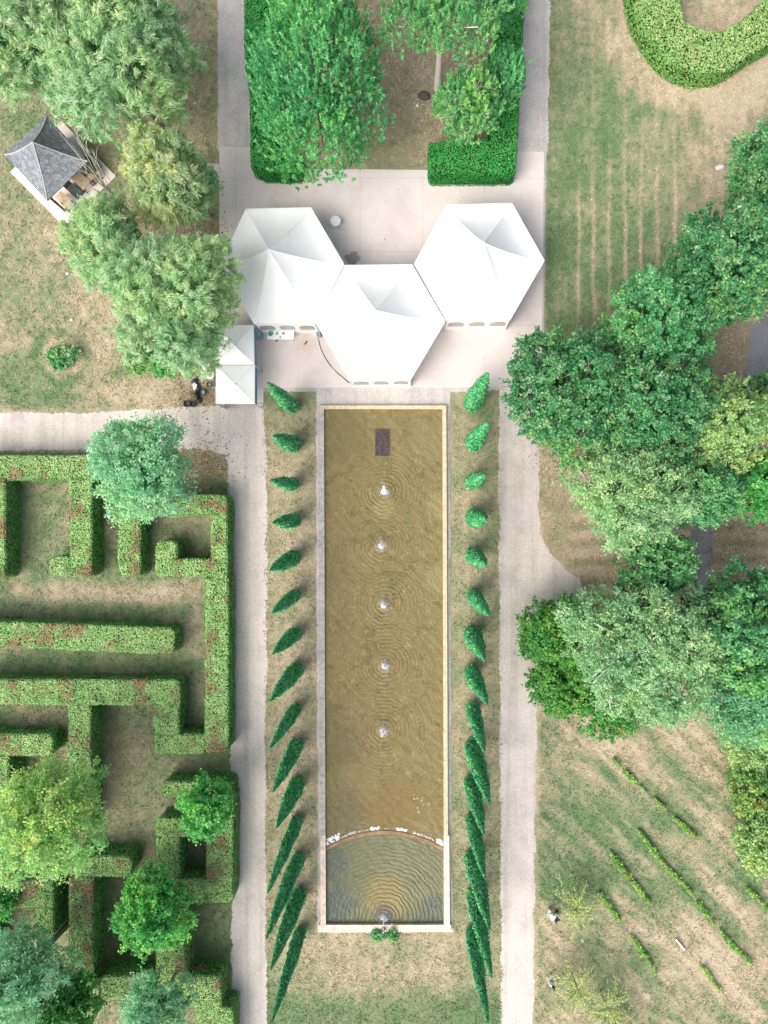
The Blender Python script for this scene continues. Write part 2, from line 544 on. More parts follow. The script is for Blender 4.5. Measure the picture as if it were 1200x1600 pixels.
# lawn with mowing lines
lawn = sm(X, 848, 858) * (1 - sm(Y, 520, 600))
gl = .84 - .52 * sm(X, 960, 1140) + .0 * Y
gl = gl * sm(Y, -20, 190) + (1 - sm(Y, -20, 190)) * (.55 - .22 * sm(X, 930, 1000))
for sx in (903, 927, 952, 977, 1002, 1027, 1055):
    wob = (fnoise(X * 0 + sx, Y, 60, int(sx)) - .5) * 8
    line = np.exp(-((X - sx - wob) / 3.0) ** 2) * (.25 + .75 * sm(Y, 180, 360)) * (.4 + .6 * fnoise(X, Y, 35, 77))
    gl = gl - .75 * line
oval = [(985, -40), (985, 0), (1000, 40), (1020, 70), (1050, 105), (1095, 120), (1140, 110), (1175, 85), (1210, 60), (1260, 0)]
do = polydist(X, Y, oval, False)
gl = gl - .5 * np.exp(-((do - 38 - 22 * (fnoise(X, Y, 60, 5) - .5)) / 30) ** 2) * sm(Y, -30, 60)
gl = gl + (fnoise(X, Y, 34, 3) - .5) * .75
g = g * (1 - lawn) + gl * lawn
# west lawn
wl = (1 - sm(X, 330, 345)) * (1 - sm(Y, 630, 645))
g2 = .45 + .5 * (fnoise(X, Y, 90, 21) - .5)
for b_, k in ((blob(20, 190, 60, 90), .35), (blob(60, 420, 90, 70), .12), (blob(60, 600, 110, 45), .3), (blob(20, 330, 40, 60), .1),
              (blob(165, 500, 45, 80, 20), -.35), (blob(250, 610, 110, 22), -.3), (blob(100, 320, 40, 70, 40), -.18)):
    g2 = g2 + b_ * k
rr = np.hypot(X - 97, (Y - 558) * 1.05)
g2 = g2 + .10 * np.sin(rr / 3.6 + 2.5 * fnoise(X, Y, 30, 8)) * np.exp(-((rr - 45) / 30) ** 2) * (fnoise(X, Y, 45, 9) > .42) + .12 * np.sin(X / 5 + Y / 9) * blob(60, 420, 120, 120) * .4
g2 = g2 + (fnoise(X, Y, 26, 41) - .5) * .5 - .45 * np.exp(-((rr - 27) / 5) ** 2) + .2 * np.exp(-((rr - 40) / 6) ** 2)
g = g * (1 - wl) + g2 * wl
# courtyard of the pines, ground below it
cy = sm(X, 425, 440) * (1 - sm(X, 775, 790)) * (1 - sm(Y, 262, 266))
g = g * (1 - cy) + cy * (.36 + .6 * (fnoise(X, Y, 45, 61) - .5) + .2 * blob(600, 220, 60, 40)); lit = np.maximum(lit, cy * (.42 + .5 * blob(740, 60, 45, 50) + .3 * blob(620, 60, 60, 70)))
# beds beside the pool
bd = sm(X, 412, 416) * (1 - sm(X, 780, 784)) * sm(Y, 605, 612)
gb = .34 + .55 * (fnoise(X, Y, 50, 71) - .5) + .35 * blob(455, 620, 40, 18) + .3 * blob(760, 625, 25, 30) + .14 * sm(X, 700, 705)
gb = gb + sm(Y, 1460, 1500) * (.10) + sm(Y, 1530, 1590) * .55 + .2 * blob(740, 920, 25, 25) + .22 * blob(425, 1540, 20, 70)
gb = gb - .25 * blob(600, 1515, 90, 18) - .16 * blob(480, 1480, 60, 20)
g = g * (1 - bd) + gb * bd
lit = np.maximum(lit, bd * (.06 + .22 * (fnoise(X, Y, 30, 81) > .56)))
# maze floor
mz = (1 - sm(X, 362, 368)) * sm(Y, 704, 712)
gm = .70 + 1.0 * (fnoise(X, Y, 55, 91) - .5) - .45 * blob(180, 925, 150, 18) + .3 * blob(150, 1035, 180, 14) + .25 * blob(150, 955, 180, 12) + .2 * blob(330, 1460, 30, 60)
g = g * (1 - mz) + gm * mz
lit = np.maximum(lit, mz * (.26 + .5 * (fnoise(X, Y, 60, 95) - .5) + .25 * blob(200, 1200, 60, 80) + .3 * blob(70, 1380, 40, 60)))
lit = np.maximum(lit, .75 * blob(320, 730, 40, 40))  # cast shadow of the maze corner tree, painted as a brown patch
# vineyard field with slanting streaks
vf = sm(X, 836, 846) * sm(Y, 1080, 1130)
u = (X * .70 + Y * .72); v = (-X * .72 + Y * .70)
st = fnoise(u / 6, v, 16, 101, 3)
gv = .50 + 1.05 * (st - .5) + .6 * (fnoise(X, Y, 85, 111) - .5)
for b_, k in ((blob(900, 1260, 60, 55), .25), (blob(920, 1370, 70, 30), .30), (blob(1050, 1260, 22, 70, -43), .35), (blob(1080, 1400, 20, 110, -43), .45), (blob(1000, 1390, 18, 60, -43), .3),
              (blob(1170, 1360, 25, 40), .35), (blob(960, 1150, 60, 40, 20), -.25), (blob(1080, 1160, 60, 30, 45), -.30), (blob(1100, 1480, 70, 40, 45), -.35), (blob(930, 1490, 60, 40), .15), (blob(870, 1480, 25, 60), -.2), (blob(1165, 1540, 40, 50), -.35)):
    gv = gv + b_ * k
g = g * (1 - vf) + gv * vf
lit = np.maximum(lit, vf * (.30 * blob(905, 1490, 45, 22) + .5 * blob(1160, 1205, 40, 18)))
# strip between the path and the oaks
md = sm(X, 840, 848) * sm(Y, 680, 700) * (1 - sm(Y, 1080, 1130))
g = g * (1 - md) + md * (.25 + .7 * (fnoise(X, Y, 30, 121) - .5) + .25 * np.sin(Y / 4.5 + 3 * fnoise(X, Y, 60, 6)) * sm(X, 880, 900))
lit = np.maximum(lit, md * (.28 + .5 * blob(1150, 850, 60, 70)))
# litter below trees
for cx_, cy_, rx_, ry_, k in ((325, 385, 25, 45, .9), (300, 610, 40, 28, .6), (250, 370, 70, 60, .5), (70, 130, 50, 40, .45), (300, 150, 30, 120, .42), (1150, 560, 40, 70, .8), (1080, 560, 70, 90, .6), (940, 560, 80, 70, .4), (1110, 980, 90, 80, .5), (840, 660, 30, 30, .3)):
    lit = np.maximum(lit, k * blob(cx_, cy_, rx_, ry_))
# fine turf: streaks the mower left, tufts, thin spots
fine = .34 * (fnoise(X, Y, 13, 201, 3) - .5) + .26 * (vnoise(X, Y, 5.0, 202) - .5) + .20 * (rng.random(X.shape) - .5)
up_ = .55 * (fnoise(X * 1.0, Y / 5.5, 6.5, 203, 3) - .5)
dg_ = .75 * (fnoise(u / 5.5, v, 6.5, 204, 3) - .5)
sw_ = .40 * (fnoise((X * .5 + Y * .85) / 4, X * .85 - Y * .5, 7, 205, 3) - .5)
rg_ = .45 * (fnoise(do, X / 7 + Y / 9, 6, 206, 3) - .5) * np.clip(1 - do / 90, 0, 1)
g = g + fine + lawn * up_ * .8 + vf * dg_ + wl * sw_ + lawn * rg_ + bd * .25 * (fnoise(X, Y / 4, 6, 207, 2) - .5) + mz * .5 * (fnoise(X, Y, 17, 208, 3) - .5)
lit = lit + (lit > .1) * .35 * (fnoise(X, Y, 10, 209, 3) - .5)
g = np.clip(g, .06, 1.05); lit = np.clip(lit, 0, 1)
gxe = gx.copy(); gye = gy.copy(); gxe[0] = -9000; gxe[-1] = 10300; gye[0] = -9000; gye[-1] = 10600
XE, YE = np.meshgrid(gxe, gye)
VV = np.column_stack([(XE.ravel() - CX) * S, (CY - YE.ravel()) * S, np.zeros(nx * ny)])
ii = np.arange(nx * ny).reshape(ny, nx)
FF = np.stack([ii[1:, :-1], ii[1:, 1:], ii[:-1, 1:], ii[:-1, :-1]], -1).reshape(-1, 4)
gme = mesh_np('ground', VV, FF)
for nm, arr in (('green', g), ('litter_shade', lit)):
    a = gme.attributes.new(nm, 'FLOAT', 'POINT'); a.data.foreach_set('value', arr.ravel().astype(np.float32))
t = NT('dry_grass')
ga, la = t.attr('green'), t.attr('litter_shade')
nA = t.noise(.9, 3, .6); nB = t.noise(3.2, 4, .7, dist=.8); nC = t.noise(10, 3, .75); nD = t.noise(27, 2, .8)
vc = t.n('ShaderNodeTexVoronoi'); vc.inputs['Scale'].default_value = 12; t.l(t.pos(), vc.inputs['Vector'])
f = ga
for nn_, k in ((nA, .30), (nB, .60), (nC, .70), (nD, .40)):
    f = t.math('ADD', f, t.math('MULTIPLY', t.math('SUBTRACT', nn_, .5), k))
col = t.ramp(f, [(.0, (.46, .39, .285)), (.20, (.365, .31, .21)), (.42, (.285, .27, .165)), (.64, (.205, .235, .135)), (.95, (.115, .185, .082))])
sx_ = t.n('ShaderNodeSeparateColor'); t.l(vc.outputs['Color'], sx_.inputs[0])
col = t.mix(t.mr(sx_.outputs[0], .75, 1.0, 0, .22), col, (.50, .43, .33, 1))
col = t.mix(t.mr(sx_.outputs[1], .80, 1.0, 0, .28), col, (.16, .15, .08, 1))
lc = t.ramp(nC, [(.28, (.12, .085, .06)), (.5, (.235, .18, .125)), (.72, (.36, .285, .205))])
lf = t.mr(t.math('ADD', la, t.math('MULTIPLY', t.math('SUBTRACT', nB, .5), .9)), .15, 1.0, 0, .78)
col = t.mix(lf, col, lc)
gr = t.ramp(nD, [(.25, (.62, .61, .60)), (.5, (1, 1, 1)), (.75, (1.35, 1.34, 1.32))])
col = t.mix(1.0, col, gr, 'MULTIPLY')
t.base(col); t.bump(nC, .6, .06); t.p.inputs['Specular IOR Level'].default_value = .05
tag(link('ground', gme, t.m), kind='structure')

# ------------------------------------------------------------------ gravel, paving, road


def ragged(P, seed, amp=1.6, stepm=2.2):
    r = np.random.default_rng(seed); out = []
    for i in range(len(P)):
        a = np.array(P[i], float); b_ = np.array(P[(i + 1) % len(P)], float)
        L = np.hypot(*(b_ - a)); k = max(1, int(L / stepm)); nn = np.array([-(b_ - a)[1], (b_ - a)[0]]) / max(L, 1e-6)
        for j in range(k):
            p = a + (b_ - a) * j / k
            w = (vnoise(p[0], p[1], 22, seed) - .5) * 2 * amp + r.normal(0, amp * .45)
            out.append(tuple(p + nn * w))
    return out


def sheet(name, P, z, mat, seed=1, amp=1.6, kind='structure'):
    PP = ragged(P, seed, amp) if amp else P
    V = [(*W(p[0], p[1])[:2], z) for p in PP]
    A = sum(V[i][0] * V[(i + 1) % len(V)][1] - V[(i + 1) % len(V)][0] * V[i][1] for i in range(len(V)))
    if A < 0: V = V[::-1]
    me = bpy.data.meshes.new(name); me.from_pydata(V, [], [tuple(range(len(V)))]); me.update()
    return tag(link(name, me, mat), kind=kind)


def gravelmat(name, base, var, rut=0.0, fine=38):
    t = NT(name)
    v = t.n('ShaderNodeTexVoronoi'); v.inputs['Scale'].default_value = 17; t.l(t.pos(), v.inputs['Vector'])
    n = t.noise(fine, 3, .8); m = t.noise(.55, 4, .6); m2 = t.noise(4, 4, .7)
    f = t.math('ADD', t.math('MULTIPLY', v.outputs['Color'], .35), t.math('MULTIPLY', n, .65))
    c = t.ramp(f, [(.2, tuple(b * (1 - var) for b in base)), (.5, base), (.8, tuple(min(.9, b * (1 + var * .75)) for b in base))])
    mm = t.ramp(t.math('ADD', t.math('MULTIPLY', m, .7), t.math('MULTIPLY', m2, .3)), [(.32, (.80, .79, .77)), (.5, (.97, .96, .95)), (.68, (1.08, 1.06, 1.03))])
    c = t.mix(1.0, c, mm, 'MULTIPLY')
    mp = t.n('ShaderNodeMapping'); mp.inputs['Scale'].default_value = (1.5, .05, 1); t.l(t.pos(), mp.inputs['Vector'])
    tk = t.ramp(t.noise(1.0, 3, .5, vec=mp.outputs[0]), [(.35, (.84, .83, .82)), (.5, (1, 1, 1)), (.68, (1.07, 1.06, 1.05))])
    c = t.mix(.8, c, tk, 'MULTIPLY')
    wd = t.noise(3.1, 5, .8)
    c = t.mix(t.mr(wd, .64, .74, 0, .55), c, (.30, .29, .17, 1))
    t.base(c); t.bump(n, .5, .02); t.p.inputs['Specular IOR Level'].default_value = .1
    return t.m


M['gravel'] = gravelmat('pale_gravel', (.53, .49, .455), .38)
M['gravel2'] = gravelmat('grey_gravel', (.475, .455, .44), .42)
M['road'] = gravelmat('grey_tarmac', (.22, .22, .235), .3)
t = NT('concrete')
n = t.noise(.35, 5, .6); n2 = t.noise(5, 5, .7); n3 = t.noise(60, 2)
c = t.ramp(n, [(.3, (.52, .465, .44)), (.55, (.605, .55, .525)), (.75, (.57, .525, .505))])
c = t.mix(t.mr(n2, .50, .78, 0, .5), c, (.46, .41, .38, 1))
sp = t.noise(2.2, 4, .75)
c = t.mix(t.mr(sp, .68, .74, 0, .35), c, (.33, .28, .26, 1))
xyz = t.n('ShaderNodeSeparateXYZ'); t.l(t.pos(), xyz.inputs[0])
jx = t.math('PINGPONG', t.math('ADD', xyz.outputs[0], 102.15), 2.45); jy = t.math('PINGPONG', t.math('ADD', xyz.outputs[1], 100.8), 2.9)
j = t.math('MINIMUM', jx, jy)
c = t.mix(t.mr(j, .012, .035, .35, 0), c, (.30, .26, .24, 1))
# dark irregular patch by the tent corner
d = t.n('ShaderNodeVectorMath', operation='DISTANCE'); t.l(t.pos(), d.inputs[0]); d.inputs[1].default_value = W(551, 404)
dm = t.math('ADD', d.outputs['Value'], t.math('MULTIPLY', t.math('SUBTRACT', t.noise(2.5, 2), .5), .9))
c = t.mix(t.mr(dm, .50, .56, .75, 0), c, (.17, .155, .165, 1))
d = t.n('ShaderNodeVectorMath', operation='DISTANCE'); t.l(t.pos(), d.inputs[0]); d.inputs[1].default_value = W(478, 538)
dm = t.math('ADD', d.outputs['Value'], t.math('MULTIPLY', t.math('SUBTRACT', t.noise(3.5, 4, .8), .5), 2.2))
c = t.mix(t.mr(dm, .3, 1.2, .55, 0), c, (.42, .31, .22, 1))
t.base(t.mix(.06, c, n3)); t.p.inputs['Roughness'].default_value = .85; t.bump(n3, .12, .01)
M['concrete'] = t.m

sheet('gravel_path', [(-160, 645), (120, 645), (300, 636), (345, 632), (413, 630), (416, 720), (417, 900), (416, 1100), (415, 1300), (416, 1500), (418, 1760), (368, 1760), (362, 1500), (361, 1300), (360, 1100), (358, 900), (357, 740), (352, 712), (330, 705), (286, 700), (150, 704), (-160, 704)], .008, M['gravel'], 3, 2.0)
sheet('gravel_path', [(781, 604), (800, 630), (842, 632), (842, 760), (843, 830), (858, 862), (884, 890), (906, 905), (912, 940), (850, 938), (842, 1000), (839, 1110), (836, 1300), (834, 1450), (834, 1600), (833, 1760), (785, 1760), (783, 1450), (781, 1200), (780, 900), (779, 700)], .008, M['gravel'], 4, 1.8)
sheet('gravel_path', [(339, -160), (392, -160), (394, 235), (341, 235)], .008, M['gravel2'], 5, 1.8)
sheet('gravel_path', [(800, -160), (861, -160), (859, 100), (855, 240), (800, 240)], .008, M['gravel2'], 6, 1.8)
sheet('gravel_path', [(405, 602), (790, 602), (790, 609), (702, 612), (703, 900), (704, 1290), (709, 1456), (495, 1458), (497, 1290), (494, 900), (494, 612), (405, 612)], .012, M['gravel2'], 7, 1.2)
sheet('gravel_path', [(843, 236), (853, 236), (850, 520), (843, 520)], .012, M['gravel2'], 17, .8)
sheet('road', [(1215, 470), (1175, 510), (1168, 560), (1160, 610), (1130, 700), (1100, 770), (1078, 830), (1075, 890), (1085, 930), (1105, 930), (1110, 880), (1120, 810), (1150, 740), (1190, 640), (1215, 600)], .008, M['road'], 8, 1.2)


def slab(name, P, z1, mat):
    b = MB(); b.prism([W(*p)[:2] for p in P], -.1, z1); return tag(b.build(name, mat), kind='structure')




slab('patio_pavement', [(343, 229), (450, 233), (450, 264), (670, 266), (670, 236), (850, 238), (846, 605), (398, 606), (398, 604), (343, 604)], .06, M['concrete'])
slab('patio_pavement', [(336, 604.3), (412, 606.3), (412, 629), (336, 630)], .055, M['concrete'])
slab('patio_pavement', [(788, 605.3), (846, 605.3), (846, 629), (788, 629)], .055, M['concrete'])
slab('patio_pavement', [(316, 256), (342.7, 256), (342.7, 283), (316, 283)], .055, M['concrete'])

# ------------------------------------------------------------------ pool
WZ = .16
jets = [(601, 768), (596, 853), (600, 945), (602, 1040), (599, 1141)]
spout = (600, 1434)
arc = [(509 + (692.5 - 509) * k / 28, 1296.5 + 26.5 * (abs(k - 14) / 14) ** 2.0) for k in range(29)]


def watermat(name, stops, patchc, centers, stren, alpha, wl, extra=None, dist=4.6, ringk=.55, ringf=.22):
    t = NT(name); P = t.pos()
    h = None
    for (jx_, jy_) in centers:
        sub = t.n('ShaderNodeVectorMath', operation='SUBTRACT'); t.l(P, sub.inputs[0]); sub.inputs[1].default_value = W(jx_, jy_, WZ)
        wv = t.n('ShaderNodeTexWave', wave_type='RINGS', rings_direction='SPHERICAL'); t.l(sub.outputs[0], wv.inputs['Vector'])
        wv.inputs['Scale'].default_value = .314 / wl; wv.inputs['Distortion'].default_value = dist; wv.inputs['Detail'].default_value = 2; wv.inputs['Detail Scale'].default_value = 1.1; wv.inputs['Detail Roughness'].default_value = .6
        ln = t.n('ShaderNodeVectorMath', operation='LENGTH'); t.l(sub.outputs[0], ln.inputs[0])
        fall = t.math('DIVIDE', 1.0, t.math('ADD', 1.0, t.math('MULTIPLY', t.math('MULTIPLY', ln.outputs['Value'], ln.outputs['Value']), ringf)))
        w = t.math('MULTIPLY', wv.outputs['Fac'], fall)
        h = w if h is None else t.math('ADD', h, w)
    nz = t.noise(2.6, 3, .55, dist=.6); nz2 = t.noise(6, 3, .6, dist=1.5)
    # wind ripples, bent by the jets' own swell
    rp = t.n('ShaderNodeTexWave', wave_type='BANDS', bands_direction='DIAGONAL'); t.l(P, rp.inputs['Vector'])
    rp.inputs['Scale'].default_value = .55; rp.inputs['Distortion'].default_value = 9.0; rp.inputs['Detail'].default_value = 3; rp.inputs['Detail Scale'].default_value = .9
    h = t.math('ADD', t.math('MULTIPLY', h, ringk), t.math('MULTIPLY', nz, .8)); h = t.math('ADD', h, t.math('MULTIPLY', nz2, 1.0)); h = t.math('ADD', h, t.math('MULTIPLY', rp.outputs['Fac'], .30))
    a = t.noise(.42, 5, .65, dist=1.2); b = t.noise(2.2, 5, .75, dist=1.0)
    f = t.math('ADD', t.math('MULTIPLY', a, .62), t.math('MULTIPLY', b, .38))
    c = t.ramp(f, stops)
    pf = t.mr(t.noise(1.1, 6, .8, dist=1.8), .54, .66, 0, .65)
    c = t.mix(pf, c, patchc)
    if extra:
        for (ex, ey, er, ec) in extra:
            d = t.n('ShaderNodeVectorMath', operation='DISTANCE'); t.l(P, d.inputs[0]); d.inputs[1].default_value = W(ex, ey, WZ)
            dm = t.math('ADD', d.outputs['Value'], t.math('MULTIPLY', t.math('SUBTRACT', a, .5), er * 1.2))
            c = t.mix(t.mr(dm, er * .55, er, .75, 0), c, ec)
    t.base(c); t.p.inputs['Roughness'].default_value = .06; t.p.inputs['Specular IOR Level'].default_value = .5; t.p.inputs['IOR'].default_value = 1.33
    t.bump(h, stren, .09)
    tr = t.n('ShaderNodeBsdfTransparent'); tr.inputs[0].default_value = (.95, .90, .72, 1)
    mx = t.n('ShaderNodeMixShader'); mx.inputs[0].default_value = alpha
    t.l(t.p.outputs[0], mx.inputs[1]); t.l(tr.outputs[0], mx.inputs[2]); t.l(mx.outputs[0], t.out.inputs['Surface'])
    return t.m


M['water'] = watermat('murky_ochre_water', [(.36, (.15, .15, .075)), (.44, (.215, .20, .10)), (.52, (.275, .22, .10)), (.58, (.24, .215, .12)), (.66, (.34, .30, .16))], (.44, .40, .24, 1), jets, 1.1, .36, .30,
                      [(535, 680, 3.0, (.19, .18, .09, 1)), (520, 1150, 3.2, (.20, .18, .10, 1)), (525, 1270, 2.5, (.18, .175, .11, 1)), (620, 1260, 3.0, (.25, .185, .08, 1)), (684, 790, 1.2, (.36, .31, .17, 1)), (683, 905, 1.3, (.36, .31, .17, 1)), (600, 795, 1.0, (.38, .32, .17, 1)), (670, 690, 1.8, (.27, .25, .13, 1)), (515, 900, 2.2, (.21, .19, .10, 1))])
M['water2'] = watermat('murky_green_water', [(.34, (.125, .15, .10)), (.5, (.175, .19, .11)), (.66, (.225, .215, .12))], (.25, .24, .14, 1), [spout], .8, .25, .33,
                       [(602, 1402, 2.0, (.31, .25, .11, 1)), (518, 1418, 2.2, (.095, .135, .135, 1)), (600, 1430, .9, (.10, .125, .14, 1)), (682, 1425, 2.0, (.105, .135, .125, 1)), (520, 1350, 1.5, (.11, .145, .125, 1))], dist=6.5, ringk=.9, ringf=.06)
t = NT('pool_bed'); a = t.noise(.8, 5, .7, dist=1.5); b = t.noise(3.5, 4, .7)
t.base(t.mix(t.mr(b, .45, .7, 0, .6), t.ramp(a, [(.3, (.20, .17, .07)), (.5, (.33, .24, .085)), (.7, (.46, .38, .19))]), (.30, .26, .12, 1)))
sheet('pool_floor', [(500, 638), (695, 638), (700, 1448), (503, 1448)], .03, t.m, amp=0)
up = [(506, 639), (691.5, 639), (693.3, 1330)] + [(p[0], p[1] + 3) for p in arc[::-1]] + [(508.8, 1330)]
up = [(506, 639), (691.5, 639), (693.2, 1325)] + [(p[0], p[1] + 2) for p in arc[::-1]] + [(508.6, 1325)]
o = sheet('water', up, WZ, M['water'], amp=0)
lo = [(508.6, 1328)] + [(p[0], p[1] + 5) for p in arc] + [(693.2, 1328), (693.6, 1443), (509.5, 1443)]
o = sheet('water', lo, .10, M['water2'], amp=0)

M['tanstone'] = plain('tan_coping_stone', (.53, .45, .32), .85, .2, .22, 3.5, .2)
M['greystone'] = plain('grey_coping_stone', (.37, .35, .32), .9, .2, .3, 3.0, .3)
M['pinkstone'] = plain('pink_coping_stone', (.64, .52, .44), .85, .2, .22, 2.5, .2)
M['ruststone'] = plain('rusty_weir_stone', (.26, .16, .085), .8, .3, .35, 2.5, .3)
pw = thing('pool_wall', 'long narrow ornamental pool wall with stone coping around the ochre water', 'pool wall', W(600, 1045))


def prism_part(name, P, z0, z1, mat, parent):
    ox, oy = parent.location[0], parent.location[1]
    b = MB(); b.prism([(W(*p)[0] - ox, W(*p)[1] - oy) for p in P], z0, z1)
    return b.build(name, mat, parent)


prism_part('coping', [(498, 634.5), (697, 634.5), (691, 640), (507, 640)], -.1, .33, M['tanstone'], pw)
prism_part('coping', [(697, 634.6), (699.6, 1302), (693.2, 1302), (691, 640)], -.1, .329, M['tanstone'], pw)
prism_part('coping', [(507, 640), (509.2, 1302), (500.4, 1302), (498, 634.6)], -.1, .328, M['greystone'], pw)
prism_part('coping', [(501.5, 1302.2), (509.4, 1302.2), (510, 1441), (501.5, 1441)], -.1, .36, M['pinkstone'], pw)
prism_part('coping', [(693, 1302.2), (701.5, 1302.2), (702.5, 1441), (693.4, 1441)], -.1, .36, M['pinkstone'], pw)
prism_part('coping', [(499.5, 1441.2), (704.5, 1441.2), (704.5, 1452), (499.5, 1452)], -.1, .36, M['pinkstone'], pw)
wr = thing('pool_weir', 'rust stained curved stone weir between the ochre and the green water', 'weir', W(600, 1300))
prism_part('curved_sill', [(p[0], p[1]) for p in arc] + [(p[0], p[1] + 5.2) for p in arc[::-1]], -.1, .20, M['ruststone'], wr)

M['foam'] = plain('white_foam', (.62, .65, .68), .6, .3, .22, 14)


def blobs(name, pts, parent=None, seed=1, mat='foam'):
    """little lumpy mounds, one mesh: pts of (x,y,z,r)"""
    r = random.Random(seed); b = MB()
    for (x, y, z, rad) in pts:
        n = 9; a0 = r.random() * 6; ex = r.uniform(.7, 1.5); an = r.random() * 3
        prof = [(1.0, -.15), (.92, .12), (.6, .38), (.2, .5)]
        vs = []; fs = []
        for (pr, pz) in prof:
            for i in range(n):
                a = a0 + 2 * math.pi * i / n; q = rad * pr * r.uniform(.8, 1.2)
                u, v = q * math.cos(a) * ex, q * math.sin(a)
                vs.append((x + u * math.cos(an) - v * math.sin(an), y + u * math.sin(an) + v * math.cos(an), z + pz * rad * .35))
        for j in range(len(prof) - 1):
            for i in range(n): fs.append((j * n + i, j * n + (i + 1) % n, (j + 1) * n + (i + 1) % n, (j + 1) * n + i))
        m = (len(prof) - 1) * n; fs.append(tuple(range(m, m + n)))
        b.add(vs, fs)
    return b.build(name, M[mat], parent, True)


fp = []; r = random.Random(5)


def arcy(x): return 1296.5 + 26.5 * (abs(x - 600.7) / 91.7) ** 2.0


for (x0, x1, n_, rr_, dd) in ((511, 530, 26, .20, 9), (578, 593, 22, .17, 4), (620, 636, 22, .15, 4), (645, 678, 24, .10, 3), (532, 556, 20, .09, 3), (682, 692, 18, .17, 7), (560, 576, 8, .07, 2), (594, 618, 7, .06, 2)):
    for k in range(int(n_ * 2.2)):
        x = r.uniform(x0, x1); y = arcy(x) - 2.5 - r.random() ** 1.5 * dd
        p = W(x, y); fp.append((p[0], p[1], WZ + .005, rr_ * r.uniform(.12, .5)))
for k in range(16):
    p = W(r.gauss(656, 9), r.gauss(1249, 10)); fp.append((p[0], p[1], WZ + .002, r.uniform(.015, .04)))
tag(blobs('foam', fp, seed=9), kind='stuff')

t = NT('white_water'); t.base((.86, .88, .90, 1)); t.p.inputs['Roughness'].default_value = .25
tr = t.n('ShaderNodeBsdfTransparent'); mx = t.n('ShaderNodeMixShader'); mx.inputs[0].default_value = .5
t.l(t.p.outputs[0], mx.inputs[1]); t.l(tr.outputs[0], mx.inputs[2]); t.l(mx.outputs[0], t.out.inputs['Surface'])
M['spray'] = t.m
M['metal'] = plain('grey_metal', (.30, .31, .32), .45, .5, .1)
names = ['tall leaning white fountain jet nearest the sunken dark grate', 'white fountain jet second from the grate, with a small round splash',
         'middle fountain jet of the five in the ochre water', 'white fountain jet second from the weir, with a ragged splash', 'white fountain jet closest to the curved weir']
for k, (jx_, jy_) in enumerate(jets):
    x, y, _ = W(jx_, jy_)
    jt = thing('fountain_jet', names[k], 'fountain', (x, y, 0), 0, 'fountain jets down the middle of the pool')
    hgt = [4.2, 1.3, 1.2, 1.3, 1.7][k]
    rr_ = np.random.default_rng(40 + k)
    b = MB(); b.lathe([(.06, .03), (.06, .2), (.035, .24)], (0, 0, 0), 10); b.build('nozzle', M['metal'], jt)
    lean = np.array([-.02, .06]) if k else np.array([.02, .05])
    b = MB(); b.tube([(0, 0, .2), (lean[0] * .5 * hgt, lean[1] * .5 * hgt, hgt * .5), (lean[0] * hgt, lean[1] * hgt, hgt)], [.05, .075, .02], 7)
    b.build('water_column', M['spray'], jt, True)
    n_ = 1300
    hh = rr_.random(n_) ** 2.2 * hgt; sp_ = .05 + .20 * np.exp(-hh / (.35 * hgt)) * rr_.random(n_)
    a_ = rr_.uniform(0, 6.28, n_)
    c_ = np.column_stack([np.cos(a_) * sp_ + lean[0] * hh, np.sin(a_) * sp_ + lean[1] * hh, .2 + hh])
    n2_ = 900; q_ = np.abs(rr_.normal(0, .27, n2_)); a2 = rr_.uniform(0, 6.28, n2_)
    c2_ = np.column_stack([np.cos(a2) * q_, np.sin(a2) * q_, WZ + .02 + rr_.random(n2_) * .10 * np.exp(-q_ * 4)])
    cc_ = np.vstack([c_, c2_])
    Q = leaves(cc_, np.tile([0, 0, 1.0], (len(cc_), 1)), .055, .035, jit=.7, r=rr_)
    link('spray', leaf_mesh('spray', Q), M['spray'], jt)
    blobs('splash', [(rr_.normal(0, .10), rr_.normal(0, .10), WZ, rr_.uniform(.03, .07)) for _ in range(22)], jt, 60 + k, 'spray')
# grate in the water near the tents
gt = thing('sunken_grate', 'dark brown rectangular grate under the water near the tents', 'grate', W(597.5, 692))
M['rust'] = plain('dark_rusty_metal', (.075, .055, .055), .7, .3, .5, 4)
b = MB(); w_, h_ = 20 * S, 40 * S
b.box((0, 0, WZ - .005), (w_, h_, .10)); b.build('plate', M['rust'], gt)
b = MB()
for k in range(-3, 4): b.box((k * w_ / 8, 0, WZ + .06), (.05, h_ * .96, .03))
b.build('bar_grid', M['rust'], gt)
b = MB()
for sx in (-1, 1): b.box((sx * w_ / 2, 0, WZ + .05), (.08, h_ + .08, .06))
for sy in (-1, 1): b.box((0, sy * h_ / 2, WZ + .052), (w_ - .09, .08, .06))
b.build('rim', M['rust'], gt)
# spout at the foot of the pool
x, y, _ = W(600, 1446)
so = thing('water_spout', 'small pipe spout pouring white water over the pink coping', 'fountain', (x, y, 0))
b = MB(); b.lathe([(.16, .36), (.13, .42), (.08, .5), (.07, .78), (.10, .84), (.06, .92)], (0, -.05, 0), 12); b.build('pedestal', M['greystone'], so, True)
b = MB(); b.tube([(0, -.05, .8), (0, .25, .84), (0, .35, .80)], .035, 8); b.build('pipe', M['metal'], so, True)
b = MB(); b.tube([(0, .34, .80), (0, .45, .68), (0, .54, .4), (0, .57, .1)], [.035, .05, .07, .1], 8); b.build('water_stream', M['spray'], so, True)
rr_ = np.random.default_rng(3)
q_ = np.abs(rr_.normal(0, .18, 700)); a2 = rr_.uniform(0, 6.28, 700)
c_ = np.column_stack([np.cos(a2) * q_, .60 + np.sin(a2) * q_, .12 + rr_.random(700) * .15 * np.exp(-q_ * 4)])
